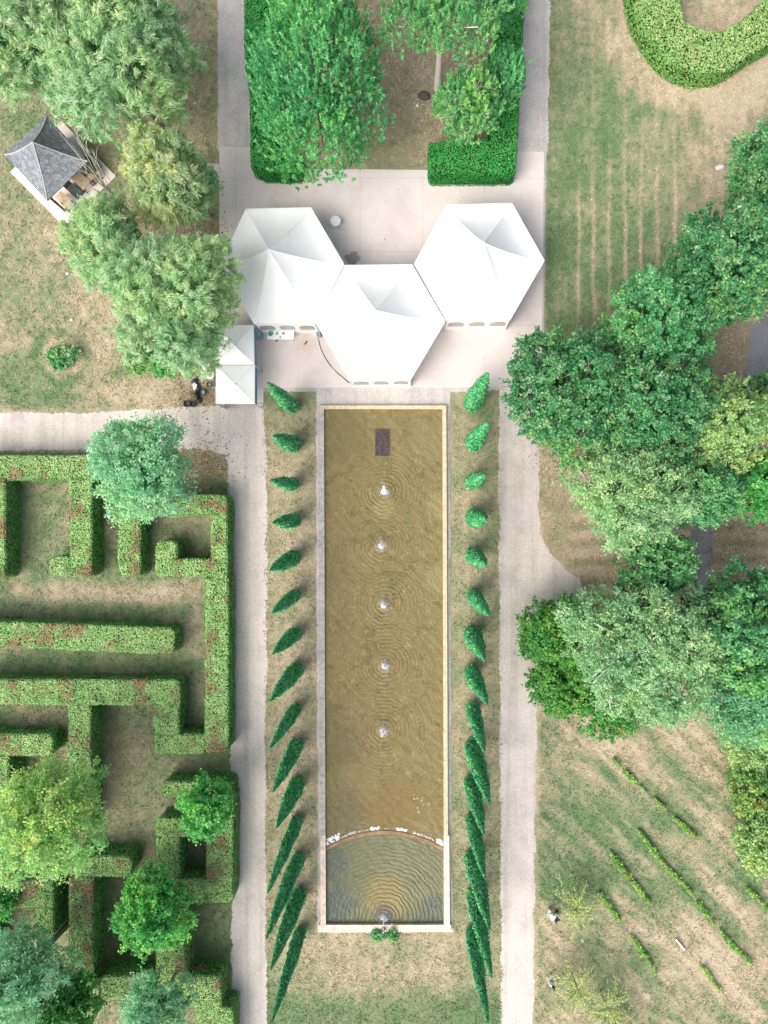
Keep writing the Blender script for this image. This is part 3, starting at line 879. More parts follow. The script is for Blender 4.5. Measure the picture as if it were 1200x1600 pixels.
link('spray', leaf_mesh('spray', leaves(c_, np.tile([0, 0, 1.0], (700, 1)), .07, .045, jit=.7, r=rr_)), M['spray'], so)

# ------------------------------------------------------------------ tents
t = NT('white_canvas'); n_ = t.noise(.7, 4, .6)
cc = t.ramp(n_, [(.3, (.83, .83, .82)), (.7, (.88, .88, .87))]); t.base(cc)
t.p.inputs['Roughness'].default_value = .55; t.p.inputs['Specular IOR Level'].default_value = .25
wr_ = t.noise(1.6, 4, .6, dist=1.2); t.bump(wr_, .25, .06)
tr = t.n('ShaderNodeBsdfTranslucent'); t.l(cc, tr.inputs['Color'])
mx = t.n('ShaderNodeMixShader'); mx.inputs[0].default_value = .10
t.l(t.p.outputs[0], mx.inputs[1]); t.l(tr.outputs[0], mx.inputs[2]); t.l(mx.outputs[0], t.out.inputs['Surface'])
M['canvas'] = t.m
M['canvasgrey'] = plain('grey_blue_canvas', (.42, .52, .58), .7, .2, .06)
M['bluewall'] = plain('blue_canvas', (.10, .27, .42), .7, .2, .1)
M['clear'] = plain('smoky_window_film', (.30, .29, .28), .25, .5, .25, 5)
M['white'] = plain('white_plastic', (.80, .80, .79), .45, .4, .03)
M['alu'] = plain('aluminium_pole', (.55, .56, .57), .4, .5, .06)


def marquee(label, corners, apex, e, a, walls, seed, win_side=None, group=None, name='marquee_tent', cat='tent', roof='canvas', curve=1.6, sag=.10, valance=.28):
    Cn = WA(corners, e); A = np.array(W(apex[0], apex[1], a))
    cen = Cn.mean(0); n = len(Cn)
    t = thing(name, label, cat, (cen[0], cen[1], 0), 0, group)
    o_ = np.array([cen[0], cen[1], 0]); Cn = Cn - o_; A = A - o_
    A2 = A.copy()
    b = MB(); NT_, NS = 14, 8
    for k in range(n):
        p, q = Cn[k], Cn[(k + 1) % n]; vs = []
        for i in range(NT_ + 1):
            tt = i / NT_
            for j in range(NS + 1):
                s = j / NS
                ed = p * (1 - s) + q * s
                pt = A2 * (1 - tt) + ed * tt
                hh = e + (a - e) * (1 - tt) ** curve
                hh -= sag * math.sin(math.pi * s) * math.sin(math.pi * min(1, tt * 1.05)) * 1.0
                vs.append((pt[0], pt[1], hh))
        fs = [(i * (NS + 1) + j, (i + 1) * (NS + 1) + j, (i + 1) * (NS + 1) + j + 1, i * (NS + 1) + j + 1) for i in range(NT_) for j in range(NS)]
        b.add(vs, fs)
    rf = b.build('roof', M[roof], t, True)
    b = MB()
    for k in range(n):   # sewn hem ridge along each hip
        pts = []
        for i in range(NT_ + 1):
            tt = i / NT_; pt = A2 * (1 - tt) + Cn[k] * tt
            pts.append((pt[0], pt[1], e + (a - e) * (1 - tt) ** curve + .004))
        b.tube(pts, .014, 5)
        for s in (1 / 3, 2 / 3):
            pts = []
            ed = Cn[k] * (1 - s) + Cn[(k + 1) % n] * s
            for i in range(3, NT_ + 1):
                tt = i / NT_; pt = A2 * (1 - tt) + ed * tt
                pts.append((pt[0], pt[1], e + (a - e) * (1 - tt) ** curve - sag * math.sin(math.pi * s) * math.sin(math.pi * min(1, tt * 1.05)) + .002))
            if n == 6: b.tube(pts, .009, 4)
    b.build('seam', M[roof], rf, True)
    b = MB(); b.lathe([(.10, -.06), (.07, .06), (.02, .12)], tuple(A2), 8); b.build('peak_cap', M['white'], rf)
    b = MB()
    for k in range(n):
        p, q = Cn[k], Cn[(k + 1) % n]; m = 12
        for j in range(m):
            s0, s1 = j / m, (j + 1) / m; u = p * (1 - s0) + q * s0; v = p * (1 - s1) + q * s1
            sc0 = valance
            b.add([(u[0], u[1], e), (v[0], v[1], e), (v[0], v[1], e - sc0), (u[0], u[1], e - sc0)], [(0, 3, 2, 1)])
    b.build('valance', M[roof], t)
    for k in range(n):
        c_ = Cn[k] * .985
        b = MB(); b.box((c_[0], c_[1], e / 2), (.09, .09, e - .04), math.atan2(c_[1], c_[0])); b.box((c_[0], c_[1], .075), (.24, .24, .03)); b.build('leg', M['alu'], t)
    for k, (mt, win) in walls.items():
        p, q = Cn[k] * .991, Cn[(k + 1) % n] * .991; d = q - p; L = np.hypot(d[0], d[1]); ang = math.atan2(d[1], d[0])
        mid = (p + q) / 2
        z0_, z1_ = (e - .85, e - .11) if mt == 'bluewall' else (.03, e - .11)      # the blue curtains are rolled half up
        b = MB(); b.box((mid[0], mid[1], (z0_ + z1_) / 2), (L, .03, z1_ - z0_), ang)
        wl_ = b.build('side_wall', M[mt], t)
        if win:
            nn = np.array([d[1], -d[0], 0]) / L
            if nn @ mid < 0: nn = -nn
            for i in range(3):
                c_ = p + d * ((i + .5) / 3) + nn * .03
                ww = L / 3 * .37; z0, z1, z2 = e * .40, e * .62, e * .76
                ux, uy = d[0] / L, d[1] / L
                prof = [(-ww, z0), (ww, z0), (ww, z1)] + [(ww * math.cos(x_), z1 + (z2 - z1) * math.sin(x_)) for x_ in np.linspace(.2, 2.94, 9)] + [(-ww, z1)]
                m = len(prof); vs = []
                for off in (0, .02):
                    vs += [(c_[0] + ux * u_ + nn[0] * off, c_[1] + uy * u_ + nn[1] * off, z_) for u_, z_ in prof]
                b = MB(); b.add(vs, [tuple(range(m)), tuple(range(m, 2 * m))[::-1]] + [(i_, m + i_, m + (i_ + 1) % m, (i_ + 1) % m) for i_ in range(m)])
                b.build('window', M['clear'], wl_)
    return t


# corner order: upper left, upper right, right, lower right, lower left, left
marquee('white hexagonal marquee next to the willow, its window wall behind the folding table', [(384, 326), (486, 324), (538, 413), (492, 505), (396, 505), (343, 414)], (420, 389), 3.0, 5.5,
        {3: ('canvas', True), 4: ('canvas', False), 5: ('canvas', False)}, 1, group='white hexagonal marquees')
marquee('white hexagonal marquee in the middle, standing at the head of the pool', [(539, 414), (644, 413), (696, 502), (642, 593), (546, 594), (493, 504)], (587, 484), 3.0, 5.5,
        {3: ('canvas', True)}, 2, group='white hexagonal marquees')
marquee('white hexagonal marquee next to the mown lawn, at the far side from the willow', [(697, 320), (800, 317), (851, 407), (798, 499), (697, 500), (647, 412)], (756, 379), 3.0, 5.7,
        {3: ('canvas', True), 2: ('canvasgrey', False), 1: ('canvas', False)}, 3, group='white hexagonal marquees')
marquee('small square white canopy partly under the willow crown', [(337, 508), (396, 508), (397.5, 569.5), (337, 569.5)], (367, 540), 2.5, 3.1, {1: ('bluewall', False), 3: ('canvas', False)}, 4, name='square_canopy', cat='canopy', curve=1.0, sag=.03, group='square canopies by the willow')
marquee('small square white canopy beside the gravel path and the black pots', [(337, 571), (398, 570.6), (398, 630.5), (338, 631)], (367.5, 600.5), 2.5, 3.2, {1: ('bluewall', False), 3: ('canvas', False)}, 5, name='square_canopy', cat='canopy', curve=1.0, sag=.03, group='square canopies by the willow')
#PART3
# ------------------------------------------------------------------ small furniture
M['black'] = plain('black_plastic', (.018, .02, .026), .45, .4, .3)
M['navy'] = plain('dark_blue_bag', (.03, .04, .07), .4, .4, .3)
M['wood'] = plain('tan_wood', (.50, .39, .27), .8, .2, .15, 4)
M['wicker'] = plain('grey_wicker', (.10, .115, .115), .85, .2, .4, 9, .5)
M['glass'] = plain('teal_glass', (.06, .30, .30), .2, .5, .2)


def round_table(label, px, py, z=.75, r_=.40, legs=True):
    x, y, _ = W(px, py, z)
    t = thing('round_table', label, 'table', (x, y, 0))
    b = MB(); b.lathe([(r_ * .97, z - .035), (r_, z - .02), (r_, z - .005), (r_ * .985, z)], n=28); b.build('tabletop', M['white'], t, True)
    b = MB(); b.lathe([(.03, .06), (.03, z - .036)], n=10); b.build('pole', M['metal'], t)
    for k in range(3):
        a = math.radians(-55 + 120 * k)
        b = MB(); b.tube([(0, 0, .16), (math.cos(a) * .30, math.sin(a) * .30, .10), (math.cos(a) * .56, math.sin(a) * .56, .075)], [.03, .025, .02], 6); b.build('leg', M['metal'], t)
    return t


round_table('round white table alone on the concrete between two marquees', 524, 345, r_=.41)
round_table('round white table on the grass beside the black pots', 327, 585, r_=.37)
round_table('round white table half hidden under the willow', 322, 572.5, r_=.33)
# folding table
x, y, _ = W(438.5, 523, .75)
ft = thing('folding_table', 'long white folding table with glassware in front of the marquee windows', 'table', (x, y, 0))
b = MB(); b.box((0, 0, .75), (2.05, .74, .04)); b.build('tabletop', M['white'], ft)
for sx in (-1, 1):
    for sy in (-1, 1):
        b = MB(); b.tube([(sx * .85, sy * .28, .73), (sx * .9, sy * .3, .05)], .018, 6); b.build('leg', M['metal'], ft)
bx, by, _ = W(423, 521.5, .8)
bo = MB(); bo.lathe([(.08, 0), (.17, .06), (.20, .13), (.18, .13), (.14, .05), (.05, .02)], n=18)
tag(bo.build('glass_bowl', M['glass'], None, True), 'teal glass bowl at one end of the white folding table', 'bowl').location = (bx, by, .775)
for k, (px_, py_, lb) in enumerate(((433, 521.5, 'small glass nearest the teal bowl on the folding table'), (443, 521.5, 'small glass near the middle of the folding table'))):
    gx_, gy_, _ = W(px_, py_, .8); b = MB(); b.lathe([(.06, 0), (.08, .16), (.065, .16), (.05, .02)], n=12)
    tag(b.build('drinking_glass', M['glass'], None, True), lb, 'glass', 'glasses on the folding table').location = (gx_, gy_, .772)
b = MB(); b.box((0, 0, .01), (.12, .08, .02), .4); tag(b.build('paper_note', M['black']), 'tiny dark card lying on the white folding table', 'card').location = (*W(438, 527, .77)[:2], .772)
# appliance beside the canopy
x, y, _ = W(401, 518.5, 1.0)
cb = thing('storage_cabinet', 'blue grey cabinet standing between the canopy and the marquee', 'cabinet', (x, y, 0))
M['bluegrey'] = plain('blue_grey_metal', (.25, .34, .42), .5, .4, .12)
b = MB(); b.box((0, 0, .64), (.56, .66, 1.16)); b.build('body', M['bluegrey'], cb)
b = MB(); b.box((.295, 0, .64), (.025, .62, 1.10)); d_ = b.build('door', M['bluegrey'], cb)
b = MB(); b.tube([(.33, .22, .5), (.34, .22, .62), (.33, .22, .74)], .012, 6); b.build('handle', M['metal'], d_)
b = MB(); b.box((0, 0, 1.235), (.60, .70, .025)); b.build('lid', M['bluegrey'], cb)
# distribution box with the cable
x, y, _ = W(498.5, 524)
eb = thing('power_box', 'small pale power box at the junction of two marquees', 'power box', (x, y, .06))
b = MB(); b.box((0, 0, .25), (.30, .46, .46), .2); b.build('body', M['bluegrey'], eb)
for k in (-.12, .04):
    b = MB(); b.lathe([(.045, .48), (.045, .51), (.02, .515)], (.0, k, 0), 10); b.build('socket', M['black'], eb)
pts = [W(498, 531), W(499, 537), W(503, 549), (W(509, 561)), W(517, 572), W(527, 583), W(538, 592), W(546, 599)]
b = MB(); b.tube([(p[0], p[1], .085) for p in pts], .028, 6)
tag(b.build('power_cable', M['black'], None, True), 'dark cable curving over the concrete from the power box', 'cable')
for k, (px_, py_, ln, a_) in enumerate(((478, 536, .35, .9), (433, 532, .3, .7))):
    b = MB(); b.box((0, 0, .03), (ln, .10, .05), a_); b.box((.05, .03, .07), (ln * .5, .07, .04), a_ + .5)
    tag(b.build('dropped_rag', M['wicker']), ['dark rag lying on the stained concrete by the power box', 'small dark rag lying below the folding table'][k], 'rag').location = (*W(px_, py_)[:2], .058)


def pot(label, px, py, r_, h_, inner=None):
    x, y, _ = W(px, py, h_ * .7)
    t = thing('plastic_pot', label, 'pot', (x, y, 0), 0, 'black pots left on the grass')
    b = MB(); b.lathe([(r_ * .75, 0), (r_ * .95, h_ * .9), (r_ * 1.06, h_ * .92), (r_ * 1.06, h_), (r_ * .9, h_), (r_ * .7, .1)], n=20, caps=False); b.lathe([(r_ * .72, .0), (r_ * .72, .09)], n=20); b.build('shell', M['black'], t, True)
    b = MB(); b.lathe([(r_ * .78, h_ * .55), (r_ * .6, h_ * .6), (.02, h_ * .62)], n=14); b.build('soil', M[inner or 'darkbark'], t)
    return t


def bag(label, px, py, L_, w_, h_, rz, seed, mat='navy', two=None):
    x, y, _ = W(px, py, h_ * .5); r = random.Random(seed)
    t = thing('bin_bag', label, 'bag', (x, y, 0), rz, 'dark bags left on the grass')
    n = 14; prof = [(.55, 0), (.95, h_ * .15), (1.0, h_ * .4), (.8, h_ * .75), (.35, h_ * .95), (.08, h_)]
    vs = []; fs = []
    for j, (q, z) in enumerate(prof):
        for i in range(n):
            a = 2 * math.pi * i / n; k = q * (1 + .14 * math.sin(3 * a + seed) + r.uniform(-.07, .07))
            vs.append((L_ * k * math.cos(a), w_ * k * math.sin(a), z + r.uniform(-.02, .02) * (j > 0)))
    for j in range(len(prof) - 1):
        for i in range(n): fs.append((j * n + i, j * n + (i + 1) % n, (j + 1) * n + (i + 1) % n, (j + 1) * n + i))
    fs.append(tuple(range(n))[::-1])
    m = (len(prof) - 1) * n; fs.append(tuple(range(m, m + n)))
    b = MB(); b.add(vs, fs); b.build('sack', M[mat], t)
    b = MB(); b.tube([(0, 0, h_ * .95), (.03, .02, h_ + .06), (.10, .06, h_ + .09)], [.05, .03, .06], 6); b.build('knot', M['white' if two else mat], t)
    return t


pot('large black pot at the far end of the group, by the path', 292.7, 631, .27, .35)
pot('black pot touching the large pot by the path', 301.3, 631.8, .20, .32)
pot('black pot with a bluish rim in the middle of the group', 316.7, 613, .24, .36, 'bluegrey')
pot('dark grey pot tipped between the round table and the canopy', 327, 601, .19, .3, 'bluegrey')
bag('crumpled dark bag under the willow edge, beside the round white table', 313, 587, .34, .28, .35, .4, 2)
bag('dark bag at the upper end of the row of bags', 304, 595.5, .25, .20, .35, .2, 3)
bag('dark bag with a white patch, touching the upper bag', 307.5, 603.5, .22, .36, .35, .3, 4, two=True)
bag('long black bag beside the blue rimmed pot', 307, 617, .22, .38, .4, .15, 5, 'black')
bag('black bag at the lower end of the row of bags, beyond the long one', 311, 625.5, .28, .2, .3, .6, 6, 'black')
tb = tag(blobs('white_bundle', [(0, .1, .36, .15), (.05, -.1, .36, .14), (-.03, 0, .4, .1)], None, 3), 'crumpled white plastic lying on one of the dark bags', 'plastic sheet'); tb.location = (*W(305.8, 604.6)[:2], 0)
# little things on the lawns
M['stone'] = plain('pale_stone', (.52, .49, .46), .9, .2, .2, 4, .4)


def rock(name, label, cat, px, py, r_, h_, seed, mat='stone'):
    rr = random.Random(seed); vs = []; fs = []; n = 12; prof = [(1.05, -.05), (1, h_ * .35), (.75, h_ * .8), (.3, h_)]
    for q, z in prof:
        for i in range(n):
            a = 2 * math.pi * i / n; k = r_ * q * (1 + .16 * math.sin(2 * a + seed) + rr.uniform(-.1, .1)); vs.append((k * math.cos(a), k * .85 * math.sin(a), z + rr.uniform(-.03, .03) * h_))
    for j in range(3):
        for i in range(n): fs.append((j * n + i, j * n + (i + 1) % n, (j + 1) * n + (i + 1) % n, (j + 1) * n + i))
    fs.append(tuple(range(3 * n, 4 * n)))
    b = MB(); b.add(vs, fs); o = b.build(name, M[mat], None, True); o.location = (*W(px, py)[:2], 0); return tag(o, label, cat)


rock('boulder', 'pale boulder on the dry lawn near the oak', 'rock', 1125, 262, .32, .3, 1)
rock('boulder', 'dark round boulder at the foot of the tall bare-trunked pine', 'rock', 663, 151, .42, .45, 2, 'darkbark')
rock('tree_stump', 'low grey stump beside the shaded road', 'stump', 1142, 828, .2, .3, 4, 'bark')
for k, (px_, py_, lb) in enumerate(((652, 166, 'small white sign disc on the bare ground below the pines'), (106, 428, 'small white round marker on the green part of the west lawn'), (112.5, 500, 'white marker on the straw coloured patch above the round shrub'))):
    b = MB(); b.lathe([(.05, 0), (.11, .03), (.11, .10), (.06, .14)], n=12); tag(b.build('white_marker', M['white'], None, True), lb, 'marker', 'white markers').location = (*W(px_, py_)[:2], 0)
# stone well ring half under the oak
x, y, _ = W(1187, 228)
we = thing('stone_ring', 'curved stone well ring partly under the oak', 'well', (x, y, 0))
vs = []; fs = []; n = 30
for (q, z) in ((1.15, 0), (1.12, .55), (.82, .55), (.80, .05)):
    for i in range(n): a = 2 * math.pi * i / n; vs.append((q * math.cos(a), q * math.sin(a), z))
for j in range(3):
    for i in range(n): fs.append((j * n + i, j * n + (i + 1) % n, (j + 1) * n + (i + 1) % n, (j + 1) * n + i))
b = MB(); b.add(vs, fs); b.build('ring_wall', M['stone'], we)
b = MB(); b.lathe([(.80, .06), (.4, .07), (.02, .075)], n=20); b.build('dark_bottom', M['darkbark'], we)
# plank among the vines, brown door mat by the big pine
x, y, _ = W(1062, 1475); b = MB(); b.box((0, 0, .09), (1.15, .13, .10), math.radians(-51)); b.box((.1, -.05, .16), (.8, .06, .04), math.radians(-51))
tag(b.build('wooden_beam', M['palebark']), 'pale weathered beam lying on the dry grass between vine rows', 'beam').location = (x, y, 0)
x, y, _ = W(470, 281); b = MB(); b.box((0, 0, .44), (2.0, .42, .05)); 
bn = thing('wooden_bench', 'tan wooden bench half under the big pine at the patio edge', 'bench', (x, y, .06))
b.build('seat', M['wood'], bn)
for sx in (-.8, .8): b = MB(); b.box((sx, 0, .205), (.08, .36, .41)); b.build('leg', M['wood'], bn)

# ------------------------------------------------------------------ garden pavilion
M['slate'] = None
t = NT('slate_shingles')
br = t.n('ShaderNodeTexBrick'); 
uvn = t.n('ShaderNodeTexCoord'); t.l(uvn.outputs['UV'], br.inputs['Vector'])
br.inputs['Scale'].default_value = 1.0; br.inputs['Brick Width'].default_value = .26; br.inputs['Row Height'].default_value = .17; br.inputs['Mortar Size'].default_value = .012
br.inputs['Color1'].default_value = (.13, .15, .175, 1); br.inputs['Color2'].default_value = (.27, .29, .315, 1); br.inputs['Mortar'].default_value = (.10, .11, .13, 1); br.inputs['Bias'].default_value = -.2
nn_ = t.noise(5, 4, .8); c = t.mix(t.mr(nn_, .52, .68, 0, .55), br.outputs['Color'], (.46, .47, .48, 1)); c = t.mix(t.mr(t.noise(2.5, 3), .58, .75, 0, .5), c, (.13, .15, .19, 1))
t.base(c); t.p.inputs['Roughness'].default_value = .65; t.bump(br.outputs['Fac'], .4, .02)
M['slate'] = t.m
M['dark'] = plain('dark_timber', (.06, .05, .045), .8, .2, .3)
M['paving'] = plain('pale_stone_paving', (.66, .59, .53), .85, .2, .1, 2, .1)
ez, az = 2.8, 4.8
RC = WA([(7, 242), (74, 314), (137, 252), (73, 180)], ez); AP = np.array(W(51, 222, az)); cc_ = RC.mean(0)
gz = thing('garden_pavilion', 'square slate-roofed pavilion on a stone terrace beside the willows', 'pavilion', (cc_[0], cc_[1], 0))
RC = RC - [cc_[0], cc_[1], 0]; AP = AP - [cc_[0], cc_[1], 0]
me = bpy.data.meshes.new('roof'); bmm = bmesh.new(); uvl = bmm.loops.layers.uv.new('UVMap')
for k in range(4):
    p, q = RC[k], RC[(k + 1) % 4]; L = np.linalg.norm(q - p); N_ = 8
    ex = (q - p) / L; mid = (p + q) / 2
    prev = None; rows = []
    for i in range(N_ + 1):
        s = i / N_; kk = s ** 1.0
        a_, b_ = p * (1 - kk) + AP * kk, q * (1 - kk) + AP * kk
        z_ = ez + (az - ez) * (s ** 1.35 if s < 1 else 1); a_ = np.array([a_[0], a_[1], z_]); b_ = np.array([b_[0], b_[1], z_])
        rows.append((a_, b_))
    sl = 0
    for i in range(N_):
        a0, b0 = rows[i]; a1, b1 = rows[i + 1]; h_ = np.linalg.norm((a1 + b1) / 2 - (a0 + b0) / 2)
        P_ = [a0, b0, b1, a1] if i < N_ - 1 else [a0, b0, a1]
        us = [((v - p) @ ex) for v in P_]; vv = [sl, sl, sl + h_, sl + h_]
        f = bmm.faces.new([bmm.verts.new(v) for v in P_])
        for lp, u_, v_ in zip(f.loops, us, vv): lp[uvl].uv = (u_, v_)
        sl += h_
bmm.to_mesh(me); bmm.free(); rf = link('roof', me, M['slate'], gz)
b = MB(); b.prism([tuple(p[:2] * .985) for p in RC], ez - .12, ez - .03); b.build('ceiling_board', M['dark'], gz)
b = MB()
for k in range(4):
    pts = []
    for i in range(9): s = i / 8; q = RC[k] * (1 - s) + AP * s; pts.append((q[0], q[1], ez + (az - ez) * s ** 1.35 + .015))
    b.tube(pts, .035, 6)
b.build('hip_ridge', plain('lead_hip', (.40, .43, .45), .6, .3, .1), rf)
TP = WA([(17, 270), (102, 355), (182, 276), (97, 190)], 0) - [cc_[0], cc_[1], 0]
b = MB(); b.prism([tuple(p[:2]) for p in TP], -.1, .12); b.build('terrace', M['paving'], gz)
for k in range(4):
    p = RC[k] * .86
    b = MB(); b.box((p[0], p[1], 1.40), (.18, .18, 2.56), math.radians(45)); b.build('post', M['dark'], gz)
for k in (2, 3):
    p, q = RC[k] * .84, RC[(k + 1) % 4] * .84; d = q - p
    b = MB(); b.box(((p + q)[0] / 2, (p + q)[1] / 2, .62), (np.hypot(*d[:2]) * .92, .12, 1.0), math.atan2(d[1], d[0])); b.build('low_wall', M['paving'], gz)


def low_table(label, P, z, mat, name='low_table', cat='table', group=None):
    Q = WA(P, z)[:, :2]; c_ = Q.mean(0)
    t = thing(name, label, cat, (c_[0], c_[1], .12), 0, group)
    b = MB(); b.prism([tuple(q - c_) for q in Q], z - .07, z); b.build('top', M[mat], t)
    for q in Q:
        v = (q - c_) * .84
        b = MB(); b.box((v[0], v[1], (z - .08) / 2), (.09, .09, z - .08), .8); b.build('leg', M['dark'], t)
    return t


low_table('tan wooden table at the outer corner of the pavilion terrace', [(86, 308), (96.5, 299), (113, 313), (102, 326)], .80, 'wood', group='tan tables on the pavilion terrace')
low_table('tan wooden table between two dark seats on the terrace', [(112, 280), (123, 268), (142, 284), (131, 298)], .80, 'wood', group='tan tables on the pavilion terrace')
low_table('small tan wooden table farthest along the terrace, under the bare branches', [(136, 278), (148, 266), (156, 272), (143, 283)], .80, 'wood', group='tan tables on the pavilion terrace')


def seat(label, P, z):
    Q = WA(P, z)[:, :2]; c_ = Q.mean(0)
    t = thing('wicker_seat', label, 'seat', (c_[0], c_[1], .12), 0, 'dark wicker seats on the pavilion terrace')
    b = MB(); b.prism([tuple((q - c_)) for q in Q], 0.02, z - .12); b.build('seat', M['wicker'], t)
    d = Q[1] - Q[0]; e_ = Q[0] + d / 2 - c_
    b = MB(); b.box((e_[0], e_[1], .55), (np.hypot(*d), .14, .8), math.atan2(d[1], d[0])); b.build('backrest', M['wicker'], t)


seat('dark wicker seat between the two larger tan tables', [(102, 294), (111, 285), (129, 299), (120, 310)], .45)
seat('dark wicker seat by the eaves, next to the small tan table', [(126, 269), (135, 260), (145, 268), (136, 278)], .45)
seat('dark wicker seat at the far corner of the terrace, under the willow', [(138, 252), (148, 246), (156, 258), (146, 264)], .45)

# ------------------------------------------------------------------ people


def skin(name, pts, edges, rad, mat, parent, sub=1):
    me = bpy.data.meshes.new(name); me.from_pydata(pts, edges, []); me.update()
    o = link(name, me, mat, parent)
    m = o.modifiers.new('Skin', 'SKIN'); m.use_smooth_shade = True
    for i, r_ in enumerate(rad):
        v = me.skin_vertices[0].data[i]; v.radius = r_ if hasattr(r_, '__len__') else (r_, r_); v.use_root = (i == 0)
    s_ = o.modifiers.new('Sub', 'SUBSURF'); s_.levels = sub; s_.render_levels = sub
    return o


def person(label, px, py, rz, shirt, trouser, hair, bend=0.0, crouch=0.0, arms='walk'):
    x, y, _ = W(px, py)
    t = thing('person', label, 'person', (x, y, 0), rz)
    sk = plain('skin', (.52, .33, .24), .6, .3, .05)
    hip = .92 - .42 * crouch
    kb = .30 * crouch
    sp_ = lambda d: (0, d * math.sin(bend), hip + d * math.cos(bend))       # +Y is forward
    J = {'pel': (0, -.18 * crouch, hip), 'bel': None, 'che': None, 'nec': None, 'hea': None}
    oy = -.18 * crouch
    f = lambda d: (0, oy + d * math.sin(bend), hip + d * math.cos(bend))
    pel, bel, che, nec, chin, head, crown = f(0), f(.2), f(.42), f(.56), f(.62), f(.70), f(.79)
    pts = [pel, bel, che, nec, chin, head, crown]; ed = [(0, 1), (1, 2), (2, 3), (3, 4), (4, 5), (5, 6)]
    rad = [(.15, .11), (.14, .10), (.17, .11), (.06, .06), (.07, .085), (.085, .10), (.05, .06)]
    legs = []; armsl = []
    for s in (-1, 1):
        k = len(pts); fw = .16 * s * (1 - crouch)
        pts += [(s * .09, oy, hip - .06), (s * .10, fw * .5 + kb, .48 - .08 * crouch), (s * .10, fw - .02, .09), (s * .11, fw + .15, .035)]
        ed += [(0, k), (k, k + 1), (k + 1, k + 2), (k + 2, k + 3)]; rad += [(.09, .09), (.06, .06), (.042, .042), (.045, .03)]; legs.append(pts[k:k + 4])
        k = len(pts); sh = f(.46); 
        el = (s * .26, sh[1] + .02 - .08 * s + .16 * bend, sh[2] - .27); ha = (s * .24, el[1] + .13 + .12 * bend, el[2] - .22)
        pts += [(s * .18, sh[1], sh[2]), el, ha, (ha[0], ha[1] + .04, ha[2] - .08)]
        ed += [(2, k), (k, k + 1), (k + 1, k + 2), (k + 2, k + 3)]; rad += [(.06, .06), (.045, .045), (.03, .03), (.035, .022)]; armsl.append(pts[k:k + 4])
        kh = k + 3
        for fi in range(4):
            p0 = (ha[0] + (fi - 1.5) * .018, ha[1] + .045, ha[2] - .09); p1 = (p0[0], p0[1] + .012, p0[2] - (.05, .06, .055, .04)[fi]); j = len(pts)
            pts += [p0, p1]; ed += [(kh, j), (j, j + 1)]; rad += [(.009, .009), (.007, .007)]
        p0 = (ha[0] - s * .04, ha[1] + .06, ha[2] - .04); j = len(pts); pts += [p0, (p0[0] - s * .01, p0[1] + .03, p0[2] - .03)]; ed += [(k + 2, j), (j, j + 1)]; rad += [(.011, .011), (.008, .008)]
    body = skin('body', pts, ed, rad, sk, t, 1)
    # clothes follow the same joints
    P = [pel, bel, che, f(.53)]; E_ = [(0, 1), (1, 2), (2, 3)]; R_ = [(.185, .145), (.17, .135), (.195, .14), (.10, .09)]
    for a in armsl:
        k = len(P); P += [a[0], a[1], tuple((np.array(a[1]) + np.array(a[2])) / 2)]; E_ += [(2, k), (k, k + 1), (k + 1, k + 2)]; R_ += [(.085, .085), (.065, .065), (.055, .055)]
    skin('shirt', P, E_, R_, shirt, t)
    P = [(pel[0], pel[1], pel[2] + .03)]; E_ = []; R_ = [(.18, .14)]
    for l_ in legs:
        k = len(P); P += [l_[0], l_[1], l_[2]]; E_ += [(0, k), (k, k + 1), (k + 1, k + 2)]; R_ += [(.12, .12), (.085, .085), (.07, .07)]
    skin('trousers', P, E_, R_, trouser, t)
    for l_ in legs:
        skin('shoe', [(l_[2][0], l_[2][1] - .05, .05), (l_[3][0], l_[3][1] + .02, .045)], [(0, 1)], [(.055, .05), (.05, .04)], M['black'], t)
    hd = np.array(head); up = np.array(f(1.0)) - np.array(f(0))
    skin('hair', [tuple(hd + up * .03 + np.array([0, -.035, 0])), tuple(hd + up * .07 + np.array([0, -.02, 0])), tuple(hd - up * .03 + np.array([0, -.06, 0]))], [(0, 1), (0, 2)], [(.105, .095), (.085, .085), (.07, .05)], hair, t)
    for s in (-1, 1):
        b = MB(); e_ = hd + np.array([s * .032, .095, .01]); b.lathe([(.0085, -.008), (.012, 0), (.0085, .008)], tuple(e_), 8); b.build('eye', M['black'], t)
    b = MB(); b.tube([tuple(hd + [0, .095, .01]), tuple(hd + [0, .125, -.025])], [.010, .016], 6); b.build('nose', sk, t)
    b = MB(); b.tube([tuple(hd + [-.025, .088, -.055]), tuple(hd + [0, .098, -.055]), tuple(hd + [.025, .088, -.055])], .007, 5); b.build('mouth', plain('lips', (.4, .16, .14)), t)
    return t


M['shirtblue'] = plain('pale_blue_shirt', (.62, .70, .82), .8, .2, .05)
M['shirtwhite'] = plain('white_shirt', (.78, .78, .78), .8, .2, .05)
M['mint'] = plain('pale_green_trousers', (.46, .58, .50), .8, .2, .05)
M['hair'] = plain('dark_hair', (.02, .02, .035), .5, .3, .2)
person('person in pale blue top and white trousers walking near the path', 858, 1523, math.radians(150), M['shirtblue'], M['shirtwhite'], M['hair'])
person('person in white top and pale green trousers bending beside a black bag', 857.5, 1421, math.radians(-125), M['shirtwhite'], M['mint'], M['hair'], bend=.9, crouch=.55)
x, y, _ = W(866.5, 1430.5)
bk = thing('camera_bag', 'black bag standing open next to the bending person', 'bag', (x, y, 0), .3)
b = MB(); b.prism([(-.27, -.15), (-.2, -.2), (.22, -.2), (.28, -.12), (.28, .12), (.2, .2), (-.22, .19), (-.28, .1)], .01, .36); b.build('body', M['black'], bk)
b = MB(); b.prism([(.05, .2), (.3, .16), (.38, .34), (.16, .42)], .05, .3); b.build('side_pocket', M['black'], bk)
